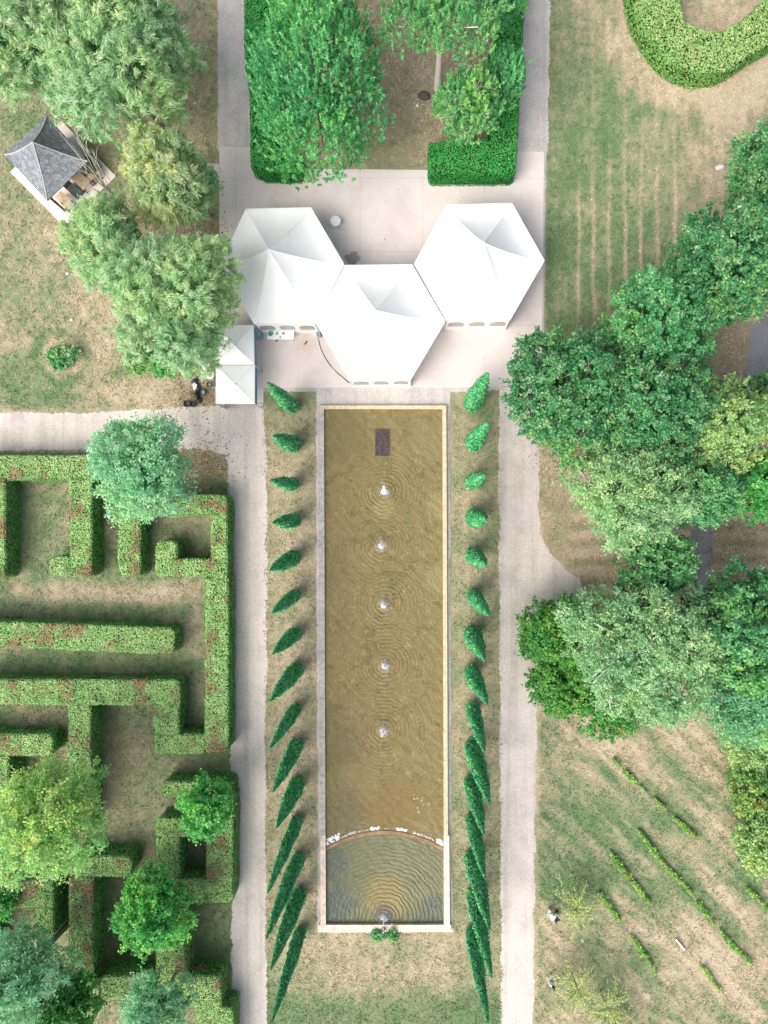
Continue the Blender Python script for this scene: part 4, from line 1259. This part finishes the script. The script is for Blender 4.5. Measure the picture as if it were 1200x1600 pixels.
b = MB(); b.tube([(-.18, 0, .36), (-.1, 0, .50), (.1, 0, .50), (.18, 0, .36)], .022, 6); b.build('handle', M['black'], bk)
x, y, _ = W(870.5, 1438.5)
b = MB(); b.tube([(-.06, -.22, .05), (-.1, .02, .07), (.0, .12, .08), (.16, .10, .07), (.22, .02, .05)], [.05, .07, .075, .07, .05], 8)
tag(b.build('coiled_strap', M['black'], None, True), 'short dark curved strap on the straw below the black bag', 'strap').location = (x, y, 0)

# ------------------------------------------------------------------ clipped hedges
HZ = 2.1
mz = 'clipped hedges of the maze'
hedge('maze_hedge', 'U-shaped maze hedge touching the gravel path beside the teal tree', [R4(-60, 711, 143, 750), R4(108, 748, 143, 902), R4(75, 869, 110, 901), R4(-30, 748, 8, 905)], HZ, 'maze', 201, group=mz)
hedge('maze_hedge', 'longest maze hedge, with a hooked end, running along the gravel path', [R4(184, 773, 355, 805), R4(184, 803, 219, 901), R4(329, 803, 355, 905), R4(319, 903, 357, 1177), R4(242, 873, 331, 901), R4(242, 845, 277, 875), R4(240, 1147, 321, 1179), R4(240, 1100, 280, 1149), R4(-60, 1062, 281, 1102), R4(106, 1100, 142, 1296)], HZ, 'maze', 202, group=mz)
hedge('maze_hedge', 'straight free-standing maze hedge with both lawn strips beside it', [[(-60, 968), (0, 971), (272, 981), (272, 1023), (120, 1017), (-60, 1008)]], HZ, 'maze', 203, group=mz)
hedge('maze_hedge', 'low maze hedge around a small dark court, beside the yellow-green birch', [R4(-60, 1147, 82, 1182), R4(-60, 1180, 13, 1246), R4(-60, 1244, 90, 1276)], HZ, 'maze', 204, group=mz)
hedge('maze_hedge', 'maze hedge ring around a dark square hole, under the small bright maple', [R4(252, 1221, 362, 1248), R4(322, 1246, 364, 1412), R4(243, 1278, 324, 1308), R4(243, 1306, 281, 1412), R4(279, 1373, 324, 1411), R4(243, 1410, 290, 1528), R4(156, 1525, 345, 1564), [(300, 1562), (345, 1562), (345, 1575), (364, 1575), (364, 1680), (330, 1680)]], HZ, 'maze', 205, group=mz)
hedge('maze_hedge', 'T-shaped maze hedge with a short arm, between birch and round bright tree', [R4(107, 1338, 205, 1371), R4(107, 1369, 146, 1600), R4(144, 1529, 157, 1562)], HZ, 'maze', 206, group=mz)
hedge('maze_hedge', 'maze hedge corner at the photo edge below the yellow-green birch', [R4(-60, 1376, 84, 1420), R4(54, 1418, 84, 1470), R4(-60, 1418, -10, 1500)], HZ, 'maze', 207, group=mz)
ch = 'dense emerald hedges around the pine court'
hedge('box_hedge', 'dense emerald hedge behind the big pine, along the grey gravel', [[(379, -80), (427, -80), (428, 60), (430, 150), (432, 238), (470, 240), (470, 266), (448, 270), (408, 268), (392, 260), (390, 150), (383, 100)]], 2.0, 'boxhedge', 211, dens=190, L=.13, w=.09, group=ch)
hedge('box_hedge', 'dense emerald L-shaped hedge under the two-lobed pine', [[(768, -80), (826, -80), (819, 30), (812, 150), (806, 268), (800, 272), (674, 272), (670, 266), (670, 222), (766, 218)]], 2.0, 'boxhedge', 212, dens=190, L=.13, w=.09, group=ch)
hedge('oval_hedge', 'broad rounded yellow-green hedge curving around a sunken lawn', [[(978, -80), (989, 0), (1002, 37), (1020, 64), (1038, 89), (1064, 107), (1096, 115), (1130, 111), (1156, 98), (1180, 80), (1215, 62), (1250, 0), (1195, -4), (1176, 18), (1152, 36), (1126, 50), (1092, 45), (1068, 32), (1062, 0), (1060, -80)]], 2.0, 'ovalhedge', 213, dens=170, L=.16, w=.11)

# ------------------------------------------------------------------ cypresses
LFT = [((463, 642), (418, 598)), ((467, 700), (427, 681)), ((468, 760), (422, 751)), ((468, 814), (427, 817)), ((468, 868), (422, 891)), ((468, 925), (425, 958)), ((468, 983), (426, 1022)), ((469, 1038), (423, 1095)), ((467, 1100), (422, 1169)), ((468, 1155), (427, 1237)), ((469, 1215), (432, 1293)), ((468, 1272), (418, 1395)), ((470, 1330), (416, 1467)), ((471, 1385), (423, 1515)), ((472, 1445), (425, 1597))]
RGT = [((733, 640), (762, 583)), ((732, 702), (762, 660)), ((728, 760), (757, 742)), ((730, 810), (759, 811)), ((730, 862), (759, 883)), ((733, 922), (765, 962)), ((732, 980), (757, 1031)), ((732, 1038), (761, 1100)), ((735, 1095), (757, 1175)), ((735, 1155), (765, 1257)), ((733, 1210), (756, 1303)), ((735, 1268), (758, 1373)), ((735, 1327), (765, 1453)), ((737, 1383), (768, 1527)), ((735, 1443), (763, 1598))]


def cypress_mesh(seed):
    """unit cypress: height 1, radius about 1, scaled per tree"""
    r = np.random.default_rng(seed); n = 8200
    tt = 1 - np.sqrt(1 - r.random(n) * .985); tt = .01 + .985 * r.beta(1.0, 1.35, n)
    prof = np.minimum(1, (tt / .05) ** .5 * .3 + .7) * (1 - tt ** 2.3) ** .95
    a = r.uniform(0, 2 * math.pi, n)
    # vertical tufts
    rr = prof * (.88 + .13 * np.sin(a * 4 + tt * 15 + seed) * np.sin(tt * 31 + seed * 2 + a * 3) + r.normal(0, .09, n)) + (r.random(n) < .06) * r.uniform(0, .28, n) * (1 - .5 * tt)
    return tt, a, rr, prof, r


ORD = ['first', 'second', 'third', 'fourth', 'fifth', 'sixth', 'seventh', 'eighth', 'ninth', 'tenth', 'eleventh', 'twelfth', 'thirteenth', 'fourteenth', 'fifteenth']
for side, ROW in (('maze', LFT), ('oak', RGT)):
    for i, (p, q) in enumerate(ROW):
        p = np.array(p, float); q = np.array(q, float); N0 = np.array([CX, CY])
        u_ = (p - N0) / np.hypot(*(p - N0)); rb_px = 9.0 if side == 'maze' else 10.5
        pc = p + u_ * rb_px * .9
        ratio = np.hypot(*(q - N0)) / np.hypot(*(pc - N0))
        h_ = H * (1 - 1 / ratio); h_ = min(max(h_, 7.6), 11.6)
        tx, ty, _ = W(q[0], q[1], h_)
        bx_, by_, _ = W(pc[0], pc[1])
        t = thing('cypress', f'slim cypress, {ORD[i]} from the tents in the row beside the {"maze path" if side == "maze" else "path by the oaks"}', 'tree', (bx_, by_, 0), 0, 'cypress rows along the pool')
        lx, ly = tx - bx_, ty - by_
        R_ = (.51 if side == 'maze' else .56) * (1 + .13 * math.sin(i * 2.1 + (side == 'oak'))) * (1.04 if side == 'oak' and i < 3 else 1)
        tt, a, rr, prof, r = cypress_mesh(300 + i + (50 if side == 'oak' else 0))
        ux, uy = np.cos(a), np.sin(a)
        bow = tt + (0.06 * math.sin(i * 1.7)) * np.sin(tt * 3.14)
        c_ = np.column_stack([ux * rr * R_ + lx * bow, uy * rr * R_ + ly * bow, .12 + tt * (h_ - .12)])
        nrm_ = np.column_stack([ux, uy, .35 + 0 * ux]); gr_ = np.column_stack([ux * .35, uy * .35, 1 + 0 * ux])
        Q = leaves(c_, nrm_, .22, .095, grow=gr_ * 1.5, jit=.42, r=r)
        tone_ = np.clip(.5 + .42 * np.sin(a * 3 + tt * 9 + i) + r.normal(0, .22, len(tt)), 0, 1)
        link('crown', leaf_mesh('crown', Q, None, tone_), M['cypress'], t)
        b = MB()
        pr = [(0, .62), (.06, .88), (.3, .86), (.6, .66), (.85, .30), (.96, .05)]
        b.tube([(lx * s, ly * s, .12 + s * (h_ - .12)) for s, _ in pr], [R_ * q_ * .88 for _, q_ in pr], 10)
        b.build('inner_foliage', M['twigcore'], t)
        b = MB(); b.tube([(0, 0, -.1), (0, 0, .4)], [.13, .10], 8); b.build('trunk', M['bark'], t)

# ------------------------------------------------------------------ trees
T = tree
T('willow_tree', 'huge pale silvery willow whose crown reaches the photo corner', 'tree', 55, 45, 112, 7.5, 4.6, 'willow', 'willow', 401, trunk_r=.35, mult=1.1)
T('willow_tree', 'large silvery willow shading the slate pavilion', 'tree', 188, 108, 108, 7.5, 4.8, 'willow', 'willow', 402, trunk_r=.35, mult=1.1)
T('olive_tree', 'yellow-green feathery tree between the pavilion and the patio', 'tree', 262, 285, 62, 6.0, 3.8, 'willow', 'olive', 403, trunk_r=.2, mult=.85)
T('olive_tree', 'small grey-green tree at the patio edge, beside the yellow-green one', 'tree', 305, 300, 36, 4.0, 2.4, 'willow', 'sage', 404, trunk_r=.12, mult=.7)
T('willow_tree', 'smaller grey-green willow between pavilion terrace and the big willow', 'tree', 168, 392, 62, 5.5, 3.4, 'willow', 'willow', 405, trunk_r=.22)
T('willow_tree', 'big silvery willow overhanging the square canopies', 'tree', 283, 478, 102, 7.0, 4.6, 'willow', 'willow', 406, trunk_r=.3, mult=1.15)
T('low_shrub', 'low dark green shrub under the edge of the overhanging willow', 'shrub', 222, 560, 22, .7, .7, 'bush', 'bush', 407, trunk_r=.05)
T('low_shrub', 'low green shrub under the willow, nearer the canopies', 'shrub', 258, 566, 20, .7, .7, 'bush', 'bright', 408, trunk_r=.05)
T('round_shrub', 'low round shrub, half bright green, alone on the west lawn', 'shrub', 91, 561, 14, .4, .5, 'bush', 'green', 409, trunk_r=.04)
T('heather_shrub', 'low grey-brown heathery shrub fused to the bright round shrub', 'shrub', 105, 556, 18, .35, .45, 'bush', 'sage', 410, trunk_r=.04, mult=.6)
# pines
T('pine_tree', 'biggest dark green pine, beside the patio and the emerald hedge', 'pine', 496, 142, 100, 7.0, 5.6, 'pine', 'pine', 420, trunk_r=.32, lobes=[(-.1, .9, .05, .5), (.25, .65, .1, .5), (-.42, .5, -.1, .40), (.55, .25, 0, .48), (-.35, .1, .2, .55), (.2, 0, .35, .55), (-.62, -.25, -.15, .42), (.6, -.3, -.1, .46), (-.15, -.5, .1, .55), (.3, -.75, -.1, .5), (-.4, -.8, -.2, .4), (.08, -.88, -.05, .5), (-.2, -.7, .05, .45), (0, .4, .3, .55)])
T('pine_tree', 'pine with a long bare pale trunk above the brown court', 'pine', 690, 10, 98, 9.0, 2.8, 'pine', 'pine2', 421, trunk_r=.26, bark='palebark', lobes=[(-.75, .2, 0, .34), (-.35, .1, .15, .42), (.05, .3, .2, .45), (.45, .15, .1, .42), (.8, .2, -.1, .32), (-.15, -.35, 0, .42), (.25, -.4, 0, .4), (-.55, -.35, -.1, .34), (.6, -.35, -.15, .34)], twigs=2)
T('pine_tree', 'small pale pine with visible grey branches beside the trunk of the tall pine', 'pine', 733, 172, 53, 5.0, 2.6, 'pine', 'pine2', 422, trunk_r=.18, bark='palebark', twigs=4)
T('pine_tree', 'small dark pine leaning over the emerald hedge next to the pale pine', 'pine', 786, 132, 36, 4.5, 2.4, 'pine', 'pine', 423, trunk_r=.15)
T('pine_tree', 'pine at the photo edge behind the biggest pine', 'pine', 462, -18, 44, 7.0, 2.4, 'pine', 'pine', 424, trunk_r=.2)
T('pine_tree', 'dark pine at the photo edge beside the tall bare-trunked pine', 'pine', 775, 8, 40, 6.0, 2.2, 'pine', 'pine', 425, trunk_r=.2)
# oaks along the shaded road
ok = 'broadleaf trees over the shaded road'
T('oak_tree', 'dark oak beside the stone ring, at the edge of the dry lawn', 'tree', 1193, 285, 62, 6.0, 4.0, 'broad', 'oak', 430, ok, .25)
T('oak_tree', 'large dark oak between the dry lawn and the shaded road', 'tree', 1122, 428, 88, 7.0, 4.6, 'broad', 'oak', 431, ok, .3)
T('oak_tree', 'green oak at the foot of the mowing stripes', 'tree', 1030, 512, 82, 7.0, 4.4, 'broad', 'green', 432, ok, .3)
T('oak_tree', 'wide dark oak overhanging the patio corner', 'tree', 890, 612, 96, 6.5, 4.4, 'broad', 'oak', 433, ok, .32, twigs=1)
T('oak_tree', 'dark oak in the middle of the grove, touching the patio oak', 'tree', 1005, 640, 84, 7.0, 4.4, 'broad', 'oak', 434, ok, .3)
T('maple_tree', 'yellow-green maple standing out above the dark oaks', 'tree', 1132, 668, 72, 8.0, 3.6, 'broad', 'maple', 435, ok, .26, lobes=[(-.6, .3, 0, .36), (0, .7, 0, .36), (.6, .35, 0, .36), (.65, -.3, -.1, .34), (.1, -.65, -.1, .38), (-.55, -.4, -.1, .36), (0, 0, .4, .5), (.3, .2, .3, .4), (-.25, .1, .35, .4)])
T('ash_tree', 'fine-leaved sage green ash below the dark oaks, by the straw strip', 'tree', 990, 772, 88, 6.5, 4.2, 'fine', 'sage', 436, ok, .26, bark='palebark', twigs=3)
T('oak_tree', 'dark oak over the bend of the shaded road', 'tree', 1085, 765, 55, 6.0, 3.6, 'broad', 'green', 437, ok, .25)
T('oak_tree', 'oak at the photo edge below the yellow-green maple', 'tree', 1190, 758, 52, 6.0, 3.4, 'broad', 'bright', 438, ok, .25)
T('oak_tree', 'oak at the photo edge beside the road, above the maple', 'tree', 1205, 620, 40, 6.0, 3.4, 'broad', 'oak', 439, ok, .25)
T('oak_tree', 'small spiky dark oak between the ash and the pale tree', 'tree', 1028, 890, 58, 5.5, 3.2, 'broad', 'green', 440, ok, .2, twigs=2)
T('laurel_bush', 'rounded glossy bush on the gravel path edge', 'bush', 868, 985, 50, 2.4, 2.0, 'bush', 'bush', 441, trunk_r=.12)
T('laurel_bush', 'glossy mid-green bush below the first path-side bush', 'bush', 890, 1065, 55, 2.4, 2.0, 'bush', 'bush', 442, trunk_r=.12)
T('laurel_bush', 'glossy bush at the lower end of the bush row, by the vineyard straw', 'bush', 955, 1105, 48, 2.2, 1.9, 'bush', 'bush', 443, trunk_r=.12)
T('poplar_tree', 'pale sage tree with grey branches showing, in front of the road', 'tree', 1003, 1010, 108, 7.5, 4.6, 'fine', 'sage', 444, ok, .32, 'palebark', 5)
T('oak_tree', 'deep green oak in the gap between pale tree and edge tree', 'tree', 1108, 985, 60, 5.5, 3.4, 'broad', 'oak', 445, ok, .22)
T('oak_tree', 'big blue-green tree at the photo edge below the road', 'tree', 1172, 985, 88, 7.5, 4.6, 'broad', 'green', 446, ok, .3)
T('oak_tree', 'soft sage tree at the photo edge below the blue-green tree', 'tree', 1165, 1090, 66, 6.0, 3.6, 'fine', 'teal', 447, ok, .22)
T('wild_shrub', 'bright wild shrub at the foot of the edge trees', 'shrub', 1165, 1165, 42, 1.6, 1.5, 'bush', 'maple', 448, trunk_r=.08)
T('sumac_shrub', 'shrub with orange tinted leaves at the photo edge above the vines', 'shrub', 1178, 1240, 40, 1.8, 1.6, 'bush', 'autumn', 449, trunk_r=.08)
T('wild_shrub', 'yellow-green shrub at the photo edge beside the short vine row', 'shrub', 1185, 1305, 46, 1.8, 1.6, 'bush', 'maple', 450, trunk_r=.08)
# maze trees
T('ash_tree', 'round teal-green tree at the corner of the maze by the gravel', 'tree', 224, 733, 71, 6.0, 3.8, 'fine', 'paleteal', 460, trunk_r=.22)
T('birch_tree', 'large yellow-green birch rising from the maze', 'tree', 80, 1270, 84, 7.5, 4.2, 'sparse', 'birch', 461, trunk_r=.22, bark='palebark', twigs=3, mult=1.3)
T('maple_tree', 'small bright green maple over the maze corner beside the path', 'tree', 325, 1255, 41, 4.5, 2.4, 'broad', 'bright', 462, trunk_r=.12)
T('maple_tree', 'round bright green tree over the maze ring hedge', 'tree', 247, 1422, 53, 5.0, 2.8, 'broad', 'bright', 463, trunk_r=.15)
T('ash_tree', 'large blue-green tree at the photo corner by the maze', 'tree', 42, 1520, 66, 6.0, 3.8, 'fine', 'paleteal', 464, trunk_r=.22)
T('maple_tree', 'grass-green tree at the photo edge next to the large blue-green tree', 'tree', 106, 1570, 50, 5.0, 2.8, 'broad', 'bush', 465, trunk_r=.16)
T('ash_tree', 'small blue-green tree at the photo edge over the maze', 'tree', 245, 1568, 48, 5.5, 3.0, 'fine', 'paleteal', 466, trunk_r=.16)
T('low_shrub', 'small green bush at the photo edge beside the maze corner hedge', 'shrub', 4, 1412, 18, 2.5, 1.4, 'bush', 'bright', 467, trunk_r=.06)
T('potted_plant', 'small bright green tuft on the spout\'s maze side', 'plant', 590, 1457, 5.5, .18, .16, 'bush', 'green', 468, trunk_r=.03)
T('potted_plant', 'bright green tuft on the oak side of the spout, slightly larger', 'plant', 613.5, 1457, 6.5, .18, .16, 'bush', 'green', 469, trunk_r=.03)

# bare tree over the pavilion
bt = thing('bare_tree', 'leafless tree whose thin grey branches reach over the slate roof', 'tree', W(208, 338))
r = random.Random(77); b = MB(); b2 = MB()
top = Vector((.3, .2, 10.6)); k0 = Vector((0, 0, -.1)); m_ = Vector((-.15, .1, 4.5))
b.tube([k0, Vector((0, 0, .5)), m_, Vector((.0, .2, 7.6))], [.17, .13, .09, .05], 8); b.build('trunk', M['bark'], bt, True)
for k in range(17):
    s = r.uniform(.12, .9); st = Vector((0, 0, .5)).lerp(m_, min(1, s * 1.5)) if s < .66 else m_.lerp(Vector((0, .2, 7.6)), (s - .66) * 2.9)
    a_ = r.uniform(0, 6.28); sp_ = r.uniform(.12, .5); L_ = r.uniform(3.2, 5.4)
    d = Vector((math.cos(a_) * sp_, math.sin(a_) * sp_, 1.3)).normalized()
    p1 = st + d * L_ * .5 + Vector((r.uniform(-.12, .12), r.uniform(-.12, .12), 0)); p2 = p1 + (d + Vector((r.uniform(-.1, .1), r.uniform(-.1, .1), .35))).normalized() * L_ * .6
    if p2.z > 11: p2 = p1.lerp(p2, max(.1, (11 - p1.z) / (p2.z - p1.z)))
    b2.tube([st, p1, p2], [.032, .022, .009], 5)
    for j in range(3):
        q1 = p1.lerp(p2, r.uniform(.0, .8)); d2 = (d + Vector((r.uniform(-.35, .35), r.uniform(-.35, .35), 0))).normalized(); b2.tube([q1, q1 + d2 * r.uniform(.5, 1.3)], [.014, .007], 4)
b2.build('branches', M['palebark'], bt)

# weeping shrubs in the field
for (px_, py_, R_, lb, sd) in ((892, 1398, 2.6, 'wispy yellow-green weeping shrub behind the black bag', 1), (893, 1520, 2.6, 'wispy weeping shrub beside the walking person', 2), (938, 1548, 2.3, 'thin pale weeping shrub farther from the path than the walking person', 3), (958, 1590, 1.5, 'faint weeping shrub at the photo edge below the others', 4)):
    rr = np.random.default_rng(900 + sd); x, y, _ = W(px_, py_)
    t = thing('weeping_shrub', lb, 'shrub', (x, y, 0), 0, 'wispy weeping shrubs in the field')
    Cc, Gg = [], []; b = MB()
    b.tube([(0, 0, -.1), (0, 0, 1.0), (.05, 0, 1.9)], [.06, .05, .03], 6)
    for k in range(46):
        a_ = rr.uniform(0, 6.28); L_ = R_ * rr.uniform(.35, 1.15); ph = rr.uniform(.9, 1.5)
        tt = np.linspace(.12, 1, 26); rad_ = L_ * tt; z_ = 1.7 + .75 * np.sin(tt * ph * 2.0) - .9 * tt ** 2 * rr.uniform(.6, 1.5)
        bend_ = a_ + .5 * (tt - .2) * rr.uniform(-1, 1)
        P_ = np.column_stack([np.cos(bend_) * rad_, np.sin(bend_) * rad_, np.maximum(z_, .1)])
        b.tube([tuple(P_[0]), tuple(P_[9]), tuple(P_[18]), tuple(P_[25])], [.018, .014, .010, .006], 4)
        for rep in range(1): Cc.append(P_ + rr.normal(0, .05, P_.shape)); Gg.append(np.gradient(P_, axis=0) * 12)
    c_ = np.vstack(Cc); g_ = np.vstack(Gg)
    link('foliage', leaf_mesh('foliage', leaves(c_, np.tile([0, 0, 1.0], (len(c_), 1)), .22, .055, grow=g_, jit=.5, r=rr)), M['weep'], t)
    b.build('stem', M['bark'], t)

# vine rows
VR = [('longest-leafed vine row nearest the grove, starting by a thin stake', [(962, 1190), (985, 1215), (1012, 1240), (1040, 1265), (1065, 1290), (1092, 1312)], .95),
      ('longest vine row, running to the photo edge through the field middle', [(1000, 1302), (1025, 1335), (1050, 1365), (1078, 1393), (1110, 1435), (1150, 1485), (1188, 1520)], .8),
      ('short vine row between the longest row and the weeping shrubs', [(952, 1330), (975, 1362), (1000, 1393), (1033, 1435)], .85),
      ('vine row closest to the weeping shrubs', [(938, 1400), (965, 1435), (990, 1470), (1012, 1500), (1028, 1528)], .8),
      ('vine row at the photo edge below the yellow-green shrub', [(1143, 1358), (1165, 1385), (1190, 1412), (1215, 1438)], .7),
      ('gappy vine row beyond the pale beam', [(1078, 1490), (1100, 1515), (1122, 1545), (1158, 1588)], .55)]
for k, (lb, P, dn) in enumerate(VR):
    rr = np.random.default_rng(700 + k); Q = WA(P, .7)[:, :2]
    t = thing('vine_row', lb, 'vines', (Q[0][0], Q[0][1], 0), 0, 'vine rows in the dry field')
    seg = np.hypot(*np.diff(Q, axis=0).T); cum = np.r_[0, np.cumsum(seg)]; n_ = int(cum[-1] * 130 * dn)
    s = rr.uniform(0, cum[-1], n_); xx = np.interp(s, cum, Q[:, 0]); yy = np.interp(s, cum, Q[:, 1])
    thick = fnoise(s, s * 0 + k, 1.0, 50 + k, 3); keep = thick > (.37 + .25 * (1 - dn)); xx, yy, th = xx[keep], yy[keep], thick[keep]
    ss = s[keep]; od = np.argsort(ss); ss, xx, yy, th = ss[od], xx[od], yy[od], th[od]
    cut = np.r_[0, np.where(np.diff(ss) > .30)[0] + 1, len(ss)]
    for c0, c1 in zip(cut[:-1], cut[1:]):                          # one leafy run per gap-free stretch
        if c1 - c0 < 12: continue
        x_, y_, t_ = xx[c0:c1], yy[c0:c1], th[c0:c1]; m_ = len(x_)
        c_ = np.column_stack([x_ + rr.normal(0, .085, m_) * (.4 + t_) - Q[0][0], y_ + rr.normal(0, .085, m_) * (.4 + t_) - Q[0][1], .06 + rr.random(m_) * .32])
        link('leafage', leaf_mesh('leafage', leaves(c_, np.tile([0, 0, 1.0], (m_, 1)), .21, .16, jit=.6, r=rr)), M['vine'], t)
    for s_ in np.arange(0, cum[-1] + .1, 3.2):
        x_, y_ = np.interp(s_, cum, Q[:, 0]) - Q[0][0], np.interp(s_, cum, Q[:, 1]) - Q[0][1]
        b = MB(); b.tube([(x_, y_, -.1), (x_, y_, 1.25)], .03, 6); b.build('stake', M['palebark'], t)
    for s_ in np.arange(.4, cum[-1], 1.1):
        b = MB(); x_, y_ = np.interp(s_, cum, Q[:, 0]) - Q[0][0], np.interp(s_, cum, Q[:, 1]) - Q[0][1]
        b.tube([(x_, y_, -.05), (x_ + .05, y_, .4), (x_ - .05, y_ + .04, .75)], [.03, .022, .012], 5); b.build('stem', M['bark'], t)

# ------------------------------------------------------------------ turf tufts and fallen leaves
def grid_at(A, px, py):
    xi = np.clip(np.searchsorted(gx, px), 0, nx - 1); yi = np.clip(np.searchsorted(gy, py), 0, ny - 1); return A[yi, xi]


HARD = [[(-60, 642), (413, 628), (419, 1700), (361, 1700), (355, 710), (330, 703), (-60, 706)], [(779, 600), (844, 600), (845, 830), (908, 900), (914, 942), (852, 942), (836, 1700), (783, 1700)],
        [(337, -60), (396, -60), (396, 240), (337, 240)], [(798, -60), (863, -60), (857, 240), (798, 240)], [(341, 227), (854, 227), (852, 632), (341, 634)], [(492, 600), (708, 600), (711, 1460), (492, 1460)],
        [(15, 270), (102, 357), (184, 276), (97, 188)], [(1215, 470), (1168, 510), (1155, 610), (1072, 830), (1073, 935), (1108, 935), (1215, 600)]]
rr = np.random.default_rng(5150); n_ = 330000
px_ = rr.uniform(-25, 1225, n_); py_ = rr.uniform(-25, 1625, n_)
ok_ = np.ones(n_, bool); tuft = fnoise(px_, py_, 9, 611, 3)
for P in HARD: ok_ &= ~(inpoly(px_, py_, P) & ((polydist(px_, py_, P) > 3.2 * rr.random(n_) + 1) | (tuft < .5)))
court = inpoly(px_, py_, [(430, -60), (770, -60), (770, 262), (430, 262)])
ok_ &= (tuft > .46) | (rr.random(n_) < .30)
ok_ |= court & (rr.random(n_) < .5)
px_, py_, tuft = px_[ok_], py_[ok_], tuft[ok_]
gl_ = np.clip(grid_at(g, px_, py_) + (tuft - .5) * .9 + rr.normal(0, .13, len(px_)) - .35 * grid_at(lit, px_, py_), 0, 1)
c_ = np.column_stack([(px_ - CX) * S, (CY - py_) * S, rr.uniform(.03, .07, len(px_))])
gq = leaves(c_, np.tile([0, 0, 1.0], (len(c_), 1)), .17, .060, jit=.55, r=rr)
t = NT('turf_blades'); t.base(t.ramp(t.attr('rnd'), [(.0, (.56, .47, .34)), (.25, (.40, .34, .22)), (.5, (.27, .27, .15)), (.75, (.18, .235, .115)), (1.0, (.10, .18, .075))]))
tag(link('grass', leaf_mesh('grass', gq, gl_), t.m), 'short dry and green grass tufts of the lawns', kind='stuff')
n_ = 4200; cx_ = []; 
src = [(325, 385, 30, 50), (300, 612, 45, 28), (250, 370, 80, 60), (600, 130, 150, 110), (740, 60, 40, 40), (880, 700, 40, 40), (1130, 850, 60, 50), (60, 1400, 60, 60), (160, 1180, 60, 80), (320, 730, 40, 40), (1160, 1200, 50, 30)]
k_ = rr.integers(0, len(src), n_); sr = np.array(src, float)[k_]
px_ = sr[:, 0] + rr.normal(0, .6, n_) * sr[:, 2]; py_ = sr[:, 1] + rr.normal(0, .6, n_) * sr[:, 3]
ok_ = ~inpoly(px_, py_, [(495, 630), (706, 630), (706, 1455), (495, 1455)]); px_, py_ = px_[ok_], py_[ok_]
c_ = np.column_stack([(px_ - CX) * S, (CY - py_) * S, rr.uniform(.075, .09, len(px_))])
t = NT('brown_leaf'); t.base(t.ramp(t.attr('rnd'), [(0, (.10, .06, .03)), (.5, (.26, .15, .07)), (1, (.40, .29, .15))]))
tag(link('fallen_leaves', leaf_mesh('fallen_leaves', leaves(c_, np.tile([0, 0, 1.0], (len(c_), 1)), .13, .09, jit=.3, r=rr)), t.m), 'brown fallen leaves under the trees and on the paths', kind='stuff')

# ------------------------------------------------------------------ light, sky, camera
az_, el_ = math.radians(225), math.radians(46)      # compass bearing clockwise from +Y
sd = Vector((math.sin(az_) * math.cos(el_), math.cos(az_) * math.cos(el_), math.sin(el_)))
w = bpy.data.worlds.new('World'); scene.world = w; w.use_nodes = True
nt = w.node_tree; sky = nt.nodes.new('ShaderNodeTexSky'); sky.sky_type = 'NISHITA'; sky.sun_disc = False
sky.sun_elevation = el_; sky.sun_rotation = az_; sky.air_density = 1.0; sky.dust_density = 5.0; sky.ozone_density = 1.0
bg = nt.nodes['Background']; bg.inputs[1].default_value = .145; hs = nt.nodes.new('ShaderNodeHueSaturation'); hs.inputs['Saturation'].default_value = .62
nt.links.new(sky.outputs[0], hs.inputs['Color']); nt.links.new(hs.outputs[0], bg.inputs[0])
ld = bpy.data.lights.new('sun', 'SUN'); ld.energy = 1.75; ld.angle = math.radians(60); ld.color = (1, .93, .84)
lo_ = bpy.data.objects.new('sun', ld); C.objects.link(lo_); lo_.rotation_euler = (-sd).to_track_quat('-Z', 'Y').to_euler(); lo_.location = (0, 0, 80)
cam = bpy.data.cameras.new('camera'); cam.sensor_fit = 'VERTICAL'; cam.sensor_height = 36; cam.sensor_width = 27; cam.lens = 36 * F / 1600
cam.shift_x = -(CX - 600) / 1600; cam.shift_y = (CY - 800) / 1600
cam.clip_start = .5; cam.clip_end = 3000
co = bpy.data.objects.new('camera', cam); C.objects.link(co); co.location = (0, 0, H); scene.camera = co
scene.view_settings.view_transform = 'Standard'; scene.view_settings.look = 'None'; scene.view_settings.gamma = 1
scene.view_settings.exposure = .86
scene.cycles.max_bounces = 6; scene.cycles.diffuse_bounces = 4; scene.cycles.transparent_max_bounces = 8; scene.cycles.glossy_bounces = 2
